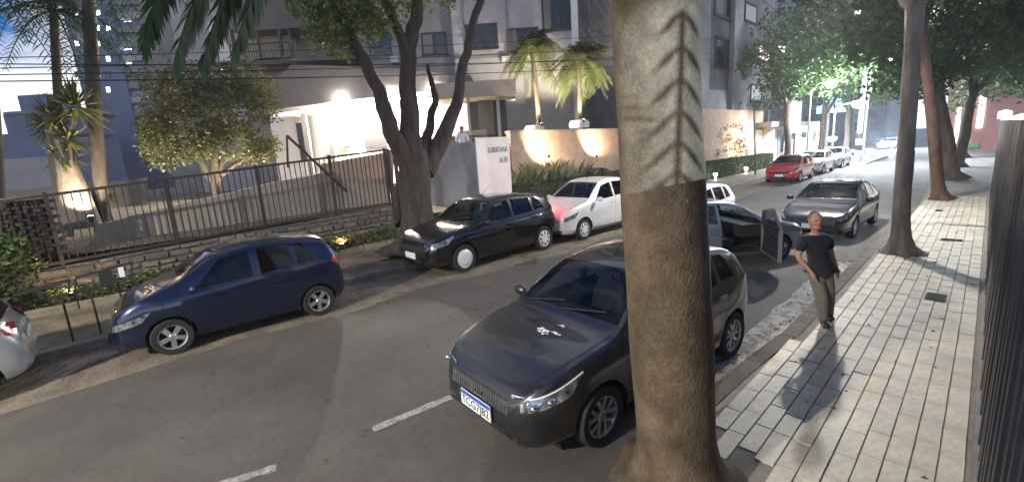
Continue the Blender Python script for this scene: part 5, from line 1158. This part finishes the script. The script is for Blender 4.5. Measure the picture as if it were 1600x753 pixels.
# ================================================================== people
skin_m = mat('skin', (.42, .23, .17), .55, var=.08, scale=12); shirt_m = mat('navy_cotton', (.010, .013, .024), .9, var=.25, scale=14, bump=.9, bscale=9); trouser_m = mat('grey_trousers', (.15, .145, .13), .9, var=.15, scale=10, bump=.9, bscale=8)
shoe_m = mat('dark_shoe', (.015, .014, .014), .5, var=.1); hair_m = mat('short_hair', (.11, .095, .085), .8, var=.3, scale=60); eye_m = mat('eye_dark', (.01, .01, .01), .3, var=0); lip_m = mat('lips', (.30, .12, .10), .5, var=0)
def skinned(name, J, E_, root, m, parent, sub=2):
    names = list(J); me = bpy.data.meshes.new(name); me.from_pydata([Vector(J[k][0]) for k in names], [(names.index(a), names.index(c)) for a, c in E_], [])
    o = bpy.data.objects.new(name, me); COL.objects.link(o); o.modifiers.new('skin', 'SKIN').use_smooth_shade = True; ss = o.modifiers.new('sub', 'SUBSURF'); ss.levels = sub; ss.render_levels = sub
    if not me.skin_vertices: me.skin_vertices.add() if hasattr(me.skin_vertices, 'add') else None
    for i, k in enumerate(names):
        r = J[k][1]; me.skin_vertices[0].data[i].radius = r if isinstance(r, tuple) else (r, r); me.skin_vertices[0].data[i].use_root = (k == root)
    dg = bpy.context.evaluated_depsgraph_get(); m2 = bpy.data.meshes.new_from_object(o.evaluated_get(dg)); bpy.data.objects.remove(o); m2.materials.clear(); m2.materials.append(m)
    m2.polygons.foreach_set('use_smooth', [True]*len(m2.polygons)); return link(name, m2, parent)
def ell(b, c, rx, ry, rz, ax=None, n=14, k=10, mi=0):
    M = Matrix.Translation(c) @ (ax or Matrix.Identity(4)) @ Matrix.Diagonal((rx, ry, rz, 1)); b.lathe([(max(math.sin(math.pi*i/k), .001), -math.cos(math.pi*i/k)) for i in range(k+1)], n, mi, M)
base_ = G(1290, 507, .137); man = thing('person', 'man in a dark t-shirt and grey trousers stepping onto the tiled pavement', 'person', base_)
def W_(r, d, z): return HR*r+HF*d+Vector((0, 0, z))
def ch(chain): return list(zip(chain, chain[1:]))
J = dict(pel=(W_(-.10, .02, .80), .10), belly=(W_(-.14, .02, .93), .105), chest=(W_(-.19, .03, 1.10), .115), ub=(W_(-.215, .03, 1.21), .09), neck=(W_(-.23, .01, 1.28), .048), neck2=(W_(-.24, -.005, 1.33), .046), head0=(W_(-.25, -.02, 1.385), .062), head=(W_(-.258, -.025, 1.45), .082), head2=(W_(-.265, -.02, 1.51), .068),
    shL=(W_(-.36, .03, 1.20), .05), elL=(W_(-.43, .02, .97), .038), wrL=(W_(-.33, -.10, .80), .027), paL=(W_(-.30, -.13, .745), (.034, .018)),
    shR=(W_(-.055, .03, 1.20), .05), elR=(W_(.04, .06, .99), .038), wrR=(W_(.10, .03, .79), .027), paR=(W_(.11, .015, .725), (.034, .018)),
    hiL=(W_(-.175, .02, .74), .078), knL=(W_(-.13, -.07, .42), .052), anL=(W_(-.045, -.02, .07), .034),
    hiR=(W_(-.03, .02, .74), .078), knR=(W_(.04, .04, .42), .052), anR=(W_(.14, .15, .08), .034))
E_ = ch(['pel', 'belly', 'chest', 'ub', 'neck', 'neck2', 'head0', 'head', 'head2'])+ch(['ub', 'shL', 'elL', 'wrL', 'paL'])+ch(['ub', 'shR', 'elR', 'wrR', 'paR'])+ch(['pel', 'hiL', 'knL', 'anL'])+ch(['pel', 'hiR', 'knR', 'anR'])
for s_, d_ in (('L', (Vector((0, 0, -1))*.8+HR*.35-HF*.3).normalized()), ('R', (Vector((0, 0, -1))+HR*.1-HF*.15).normalized())):
    pp = J['pa'+s_][0]; side_ = HF if s_ == 'R' else (HF*.6+HR*.5).normalized()
    for i, (off, ln) in enumerate(((-.026, .060), (-.009, .072), (.009, .068), (.025, .052))):
        a = pp+side_*off+d_*.028; J['f%s%da' % (s_, i)] = (a, .009); J['f%s%db' % (s_, i)] = (a+d_*ln*.5, .0085); J['f%s%dc' % (s_, i)] = (a+d_*ln*.9+HR*(.012 if s_ == 'L' else -.012), .007)
        E_ += [('pa'+s_, 'f%s%da' % (s_, i))]+ch(['f%s%d%s' % (s_, i, q_) for q_ in 'abc'])
    th = J['wr'+s_][0].lerp(pp, .6)-side_*.03; J['t%sa' % s_] = (th, .010); J['t%sb' % s_] = (th-side_*.018+d_*.035, .008); E_ += [('pa'+s_, 't%sa' % s_), ('t%sa' % s_, 't%sb' % s_)]
skinned('body', J, E_, 'pel', skin_m, man)
J2 = dict(hem=(W_(-.10, .02, .76), (.165, .125)), belly=(W_(-.135, .015, .90), (.165, .135)), chest=(W_(-.19, .03, 1.10), (.165, .125)), ub=(W_(-.215, .03, 1.20), (.13, .10)), col=(W_(-.228, .015, 1.275), (.07, .065)), shL=(W_(-.36, .03, 1.20), .072), slL=(W_(-.415, .025, 1.04), .068), shR=(W_(-.055, .03, 1.20), .072), slR=(W_(.015, .05, 1.05), .068))
skinned('shirt', J2, ch(['hem', 'belly', 'chest', 'ub', 'col'])+ch(['ub', 'shL', 'slL'])+ch(['ub', 'shR', 'slR']), 'belly', shirt_m, man)
J3 = dict(w=(W_(-.105, .02, .80), (.14, .11)), p=(W_(-.10, .02, .73), (.13, .11)), hL=(W_(-.175, .01, .66), .098), kL=(W_(-.13, -.07, .42), .080), cL=(W_(-.085, -.045, .22), .068), aL=(W_(-.045, -.015, .05), .062), hR=(W_(-.03, .02, .66), .098), kR=(W_(.04, .04, .42), .080), cR=(W_(.09, .09, .22), .068), aR=(W_(.14, .15, .06), .062))
skinned('trousers', J3, [('w', 'p')]+ch(['p', 'hL', 'kL', 'cL', 'aL'])+ch(['p', 'hR', 'kR', 'cR', 'aR']), 'p', trouser_m, man)
fw = (-HF*.9-HR*.35).normalized()
for a in (W_(-.045, -.02, .0), W_(.14, .15, .02)):
    b = MB(); sd_ = fw.cross(Vector((0, 0, 1))); ax = Matrix(((fw.x, sd_.x, 0, 0), (fw.y, sd_.y, 0, 0), (0, 0, 1, 0), (0, 0, 0, 1)))
    ell(b, a+fw*.055+Vector((0, 0, .045)), .135, .05, .045, ax); ell(b, a-fw*.01+Vector((0, 0, .065)), .065, .045, .055, ax); b.build('shoe', shoe_m, man, 60)
hc = W_(-.26, -.025, 1.455); ff = (-HF-HR*.1).normalized(); fs = ff.cross(Vector((0, 0, 1))).normalized(); ax = Matrix(((ff.x, fs.x, 0, 0), (ff.y, fs.y, 0, 0), (0, 0, 1, 0), (0, 0, 0, 1)))
b = MB(); ell(b, hc+Vector((0, 0, .005)), .088, .074, .112, ax, 18, 12); ell(b, hc+ff*.05+Vector((0, 0, -.075)), .04, .045, .035, ax); b.build('head', skin_m, man, 70)
b = MB(); ell(b, hc+ff*.088+Vector((0, 0, -.012)), .018, .012, .024, ax); b.build('nose', skin_m, man, 70)
for s_ in (-1, 1):
    b = MB(); ell(b, hc+ff*.074+fs*s_*.03+Vector((0, 0, .012)), .010, .014, .008, ax); b.build('eye', eye_m, man, 70)
    b = MB(); ell(b, hc+fs*s_*.075+Vector((0, 0, -.005)), .018, .010, .03, ax); b.build('ear', skin_m, man, 70)
b = MB(); ell(b, hc+ff*.080+Vector((0, 0, -.05)), .010, .026, .006, ax); b.build('mouth', lip_m, man, 70)
b = MB(); ell(b, hc-ff*.028+Vector((0, 0, .034)), .080, .078, .092, ax, 18, 12); b.build('hair', hair_m, man, 70)
# guard in the booth
gp = PX(722, 215, -15.0); gd = thing('person', 'guard in a white shirt sitting in the booth behind the sign block', 'person', (gp.x, gp.y, gp.z-.35))
def V_(r, d, z): return HR*r+HF*d+Vector((0, 0, z))
Jg = dict(pel=(V_(0, 0, 0), .12), chest=(V_(0, 0, .32), .13), ub=(V_(0, 0, .45), .10), neck=(V_(0, -.01, .55), .055), head=(V_(.01, -.03, .68), .09), head2=(V_(.01, -.03, .76), .075), shL=(V_(-.2, 0, .43), .06), elL=(V_(-.25, -.08, .18), .045), wrL=(V_(-.12, -.26, .14), .034), shR=(V_(.2, 0, .43), .06), elR=(V_(.25, -.08, .18), .045), wrR=(V_(.14, -.26, .14), .034), hiL=(V_(-.1, 0, -.05), .09), knL=(V_(-.12, -.4, -.05), .07), hiR=(V_(.1, 0, -.05), .09), knR=(V_(.12, -.4, -.05), .07))
skinned('body', Jg, ch(['pel', 'chest', 'ub', 'neck', 'head', 'head2'])+ch(['ub', 'shL', 'elL', 'wrL'])+ch(['ub', 'shR', 'elR', 'wrR'])+ch(['pel', 'hiL', 'knL'])+ch(['pel', 'hiR', 'knR']), 'pel', skin_m, gd, 1)
Jg2 = {k: (v[0], (v[1] if not isinstance(v[1], tuple) else v[1][0])+.02) for k, v in Jg.items() if k in ('pel', 'chest', 'ub', 'shL', 'elL', 'shR', 'elR')}
skinned('shirt', Jg2, ch(['pel', 'chest', 'ub'])+ch(['ub', 'shL', 'elL'])+ch(['ub', 'shR', 'elR']), 'pel', mat('white_shirt', (.7, .72, .76), .85, var=.05), gd, 1)
b = MB(); ell(b, V_(.01, -.01, .72), .092, .092, .085); b.build('hair', hair_m, gd, 60)
# fallen leaves and litter on the road
for i, (px, py, n_) in enumerate(((822, 412, 16), (800, 402, 7))):
    q = G(px, py, .01); t = thing('fallen_branch', ['dry fallen palm spray lying on the road by the black hatchback', 'small dry twig on the road near the fallen spray'][i], 'branch', (q.x, q.y, .008)); b = MB(); rnd = random.Random(i+90)
    for k in range(n_):
        a = rnd.gauss(.3, .7); l = rnd.uniform(.15, .5); o_ = Vector((rnd.gauss(0, .1), rnd.gauss(0, .12), .0)); d = Vector((math.cos(a)*.5, math.sin(a)+.4, 0)).normalized(); w = Vector((-d.y, d.x, 0))*.02; b.add([o_, o_+d*l*.5+w+Vector((0, 0, .05)), o_+d*l+Vector((0, 0, .01)), o_+d*l*.5-w+Vector((0, 0, .03))], [(0, 1, 2, 3)])
    b.tube([(-.1, -.25, .01), (0, .1, .03), (.05, .35, .01)], [.012, .01, .005], 5); o = b.build('spray', dead_m, t)
rnd = random.Random(123); b = MB()
for i in range(470):
    if i < 240: y = rnd.uniform(-2, 16); x = lk(y)+abs(rnd.gauss(0, .5))
    elif i < 330: y = rnd.uniform(4.5, 12); x = rk(y)-abs(rnd.gauss(0, .2))
    elif i < 420: y = rnd.uniform(0, 9); x = rnd.uniform(-8, -2)
    else: y = rnd.uniform(3, 18); x = rnd.uniform(-1.3, .05)
    a = rnd.uniform(0, 6.28); s_ = rnd.uniform(.015, .045); d = Vector((math.cos(a), math.sin(a), 0))*s_; w = Vector((-d.y, d.x, 0))*.5; c = Vector((x, y, .012 if i < 420 else .142)); b.add([c-d, c+w+Vector((0, 0, .012)), c+d, c-w], [(0, 1, 2, 3)])
o = b.build('leaf_litter', dead_m); tag(o, 'scattered dry leaf litter along the gutters', 'litter', kind='stuff')
# ================================================================== street lamps
metal_g = mat('galvanised_steel', (.32, .33, .34), .45, metal=.7, var=.15)
led_w = emat('led_lamp', (.82, .92, 1.0), 260)
def street_lamp(label, base, head, power, col=(.93, .97, 1.0), light=True, rad=.12, arm=True, r=.075, glob=False):
    base = Vector(base); head = Vector(head); t = thing('street_lamp', label, 'street lamp', base, 0, 'street lamps'); h = head-base
    b = MB(); top = Vector((0, 0, h.z-.45)); b.tube([(0, 0, -.1), (0, 0, .4), top*.6, top], [r*1.4, r*1.2, r*.9, r*.7], 10); b.build('pole', metal_g, t, 60)
    if arm:
        b = MB(); b.tube([top-Vector((0, 0, .3)), top.lerp(h, .3)+Vector((0, 0, .25)), h+Vector((0, 0, .06))], [r*.6, r*.5, r*.4], 8); b.build('arm', metal_g, t, 60)
    d = Vector((h.x, h.y, 0)); d = d.normalized() if d.length > .01 else Vector((1, 0, 0)); n = Vector((-d.y, d.x, 0))
    b = MB(); M = Matrix(((d.x, n.x, 0, h.x), (d.y, n.y, 0, h.y), (0, 0, 1, h.z), (0, 0, 0, 1)))
    b.box(-.30, .30, -.13, .13, .03, .11, M=M); b.build('lamp_head', metal_g, t); MB().box(-.24, .24, -.10, .10, .0, .028, M=M).build('lamp_lens', led_w, t)
    if glob: MB().lathe([(.001, -.40), (.23, -.33), (.37, -.17), (.40, -.002)], 14, 0, Matrix.Translation(h)).build('glare_bowl', led_w, t, 60)  # oversized glowing bowl added to give far lamps their glare
    if light: spot('lamp_light', t, h-Vector((0, 0, .12 if not glob else .48)), col, power, rad, h-Vector((0, 0, 5)), 165, .3)
    return t
street_lamp('tall street lamp rising behind the slim grey tree', (-1.57, 16.1, .1), (-3.7, 16.0, 6.5), 900, (1.0, .92, .80))
street_lamp('added street lamp out of view that fills the near stretch with light', (-1.5, -11, .13), (-3.6, -10, 7.0), 3000, (1.0, .87, .68))  # added fill lamp behind the camera, out of view
q = PYp(1387, 90, qp.y); street_lamp('street lamp on a long bent arm reaching over the road from the striped pole', (qp.x+.3, qp.y+.25, .1), q, 650, glob=True)
q = PX(1341, 160, -7.0); street_lamp('glaring white street lamp behind the striped utility pole', (q.x-1.4, q.y, .1), q, 700, glob=True)
q = PX(1298, 128, -8.4); street_lamp('small far street lamp above the white shop', (q.x-1.2, q.y, .1), q, 350, glob=True)
q = PX(1300, 215, -11.4); street_lamp('low bright lamp on a short post by the silver hatchback', (q.x, q.y+.2, .1), q, 250, arm=False, glob=True)
# the two terrace spots, the palm spots and the wall spot: small fittings with their lamps
def uplight(label, p, target, power, col, cone=80):
    t = thing('ground_spotlight', label, 'lamp', p); MB().lathe([(.05, -.05), (.06, .06), (.07, .10), (.055, .11), (.001, .10)], 12).build('housing', dark_frame, t, 40); MB().lathe([(.05, .112), (.001, .112)], 12).build('lens', emat('spot_lens', (1, .85, .65), 40), t)
    v = Vector(p); spot('spot_light', t, (0, 0, .16), col, power, .04, Vector(target)-v+Vector((0, 0, .1)), cone, .5)
warm = (1.0, .78, .52)
a = PX(135, 345, -15.5); uplight('ground spotlight at the foot of the thick yucca', (a.x+.25, a.y+.1, a.z+.02), PX(120, 250, -16.0), 200, warm, 110)
a = PD(846, 196, 25.0); uplight('ground spotlight below the palm nearest the booth', (a.x, a.y, a.z), PD(835, 85, 26.5), 650, (1.0, .88, .66), 110)
a = PD(912, 190, 25.0); uplight('ground spotlight below the palm by the blue building', (a.x, a.y, a.z), PD(905, 90, 26.5), 650, (1.0, .88, .66), 110)
a = PX(930, 245, -15.0); uplight('ground spotlight washing the terracotta wall', (a.x+.1, a.y, a.z), PX(930, 205, -15.5), 260, (1.0, .75, .5), 140)
a = PX(855, 245, -14.6); uplight('ground spotlight in the ornamental grass', (a.x+.1, a.y, a.z), PX(850, 215, -15.5), 190, (1.0, .75, .5), 140)
a = PX(1150, 240, -13.2); uplight('ground spotlight behind the long hedge', (a.x, a.y, .9), PX(1150, 190, -13.6), 300, (1.0, .58, .24), 150)
a = PX(112, 470, -12.7); uplight('ground spotlight in the bed behind the railing', (a.x, a.y, .34), PX(106, 430, -13.4), 14, (1.0, .72, .48), 140)
a = PX(530, 372, -12.6); uplight('ground spotlight at the yellowish plant', (a.x+.1, a.y, .34), PX(525, 350, -13.2), 12, (1.0, .8, .5), 150)
a = PX(560, 262, -16.4); uplight('ground spotlight on the salmon ramp wall', (-15.3, PX(570, 290, -15.4).y, 1.3), PX(565, 265, -15.9), 30, (1.0, .72, .5), 150)
a = PX(255, 262, -16.2); uplight('garden spotlight at the left side of the rounded tree', (a.x, a.y, 1.35), PX(290, 170, -17), 170, (1.0, .86, .6), 120)
a = PX(395, 275, -16.0); uplight('garden spotlight at the portico side of the rounded tree', (a.x, a.y, 1.5), PX(380, 170, -17), 200, (1.0, .84, .58), 120)
# garden flood behind the corrugated fence, with a potted palm in front of it
C_TRUNK = Vector((-1.43, 2.9, 2.68))
gf = thing('garden_floodlight', 'garden floodlight on a post behind the black slat fence', 'lamp', (3.6, -1.4, .1)); MB().tube([(0, 0, 0), (0, 0, 3.26)], .04, 8).build('post', iron_m, gf); MB().box(-.15, .15, -.06, .06, 3.26, 3.46).build('housing', blk, gf)
spot('flood_light', gf, (-.12, .12, 3.36), (.64, .82, 1.0), 1500, .012, C_TRUNK-Vector((3.6, -1.4, .1)), 17, .35)

# potted palm that throws its frond shadow on the big trunk
L0 = Vector((3.48, -1.28, 3.46)); C0 = Vector((-1.40, 2.95, 2.95)); dv = (C0-L0).normalized(); sv = dv.cross(Vector((0, 0, 1))).normalized()
pp_ = thing('potted_palm', 'potted palm standing behind the black slat fence', 'palm', (1.9, .1, .1)); rnd = random.Random(8); o0 = Vector((1.9, .1, .1))
MB().lathe([(.001, 0), (.2, 0), (.26, .4), (.22, .42), (.001, .38)], 16).build('pot', wall_terra, pp_, 40); MB().tube([(0, 0, .3), (0, 0, 1.9)], [.06, .05], 8).build('trunk', bark_bg, pp_)
for (tt, sx, zz, ln, tilt) in ((.36, -.065, 2.90, .46, .04), (.34, -.20, 3.16, .2, -.5)):
    b = MB(); base0 = L0.lerp(C0, tt)+sv*sx; base0.z = zz+.1; up = (Vector((0, 0, 1))+sv*tilt).normalized(); pts = [base0+up*(ln*i/8) for i in range(9)]; b.tube([p_-o0 for p_ in pts], .008, 5)
    sd_ = (sv-up*sv.dot(up)).normalized()
    for i in range(7):
        p0 = base0+up*(ln*(.1+.9*i/6)); l = .12*(1-.35*i/6)
        for sg in (-1, 1): e_ = p0+sd_*sg*l*.8-up*l*.75; w_ = up*.012; m_ = p0.lerp(e_, .5); b.add([p0-w_*.4-o0, m_-w_-o0, e_-o0, m_+w_-o0, p0+w_*.4-o0], [(0, 1, 2, 3, 4)])
    b.tube([Vector((0, 0, 1.85)), base0-o0], [.014, .009], 5); b.build('frond', leaf_d, pp_)

# thin volume added so the lamps glow, standing in for lens glare
hm = bpy.data.materials.new('haze'); hm.use_nodes = True; hn = hm.node_tree; hn.nodes.clear(); ho = hn.nodes.new('ShaderNodeOutputMaterial'); hv = hn.nodes.new('ShaderNodeVolumePrincipled')
hv.inputs['Color'].default_value = (.85, .9, 1.0, 1); hv.inputs['Density'].default_value = .0008; hv.inputs['Anisotropy'].default_value = .35; hn.links.new(hv.outputs[0], ho.inputs['Volume'])
o = MB().box(-95, 85, -45, 150, -1.2, 60).build('haze', hm); tag(o, 'thin added haze standing in for lens glare round the lamps', 'haze', kind='stuff')
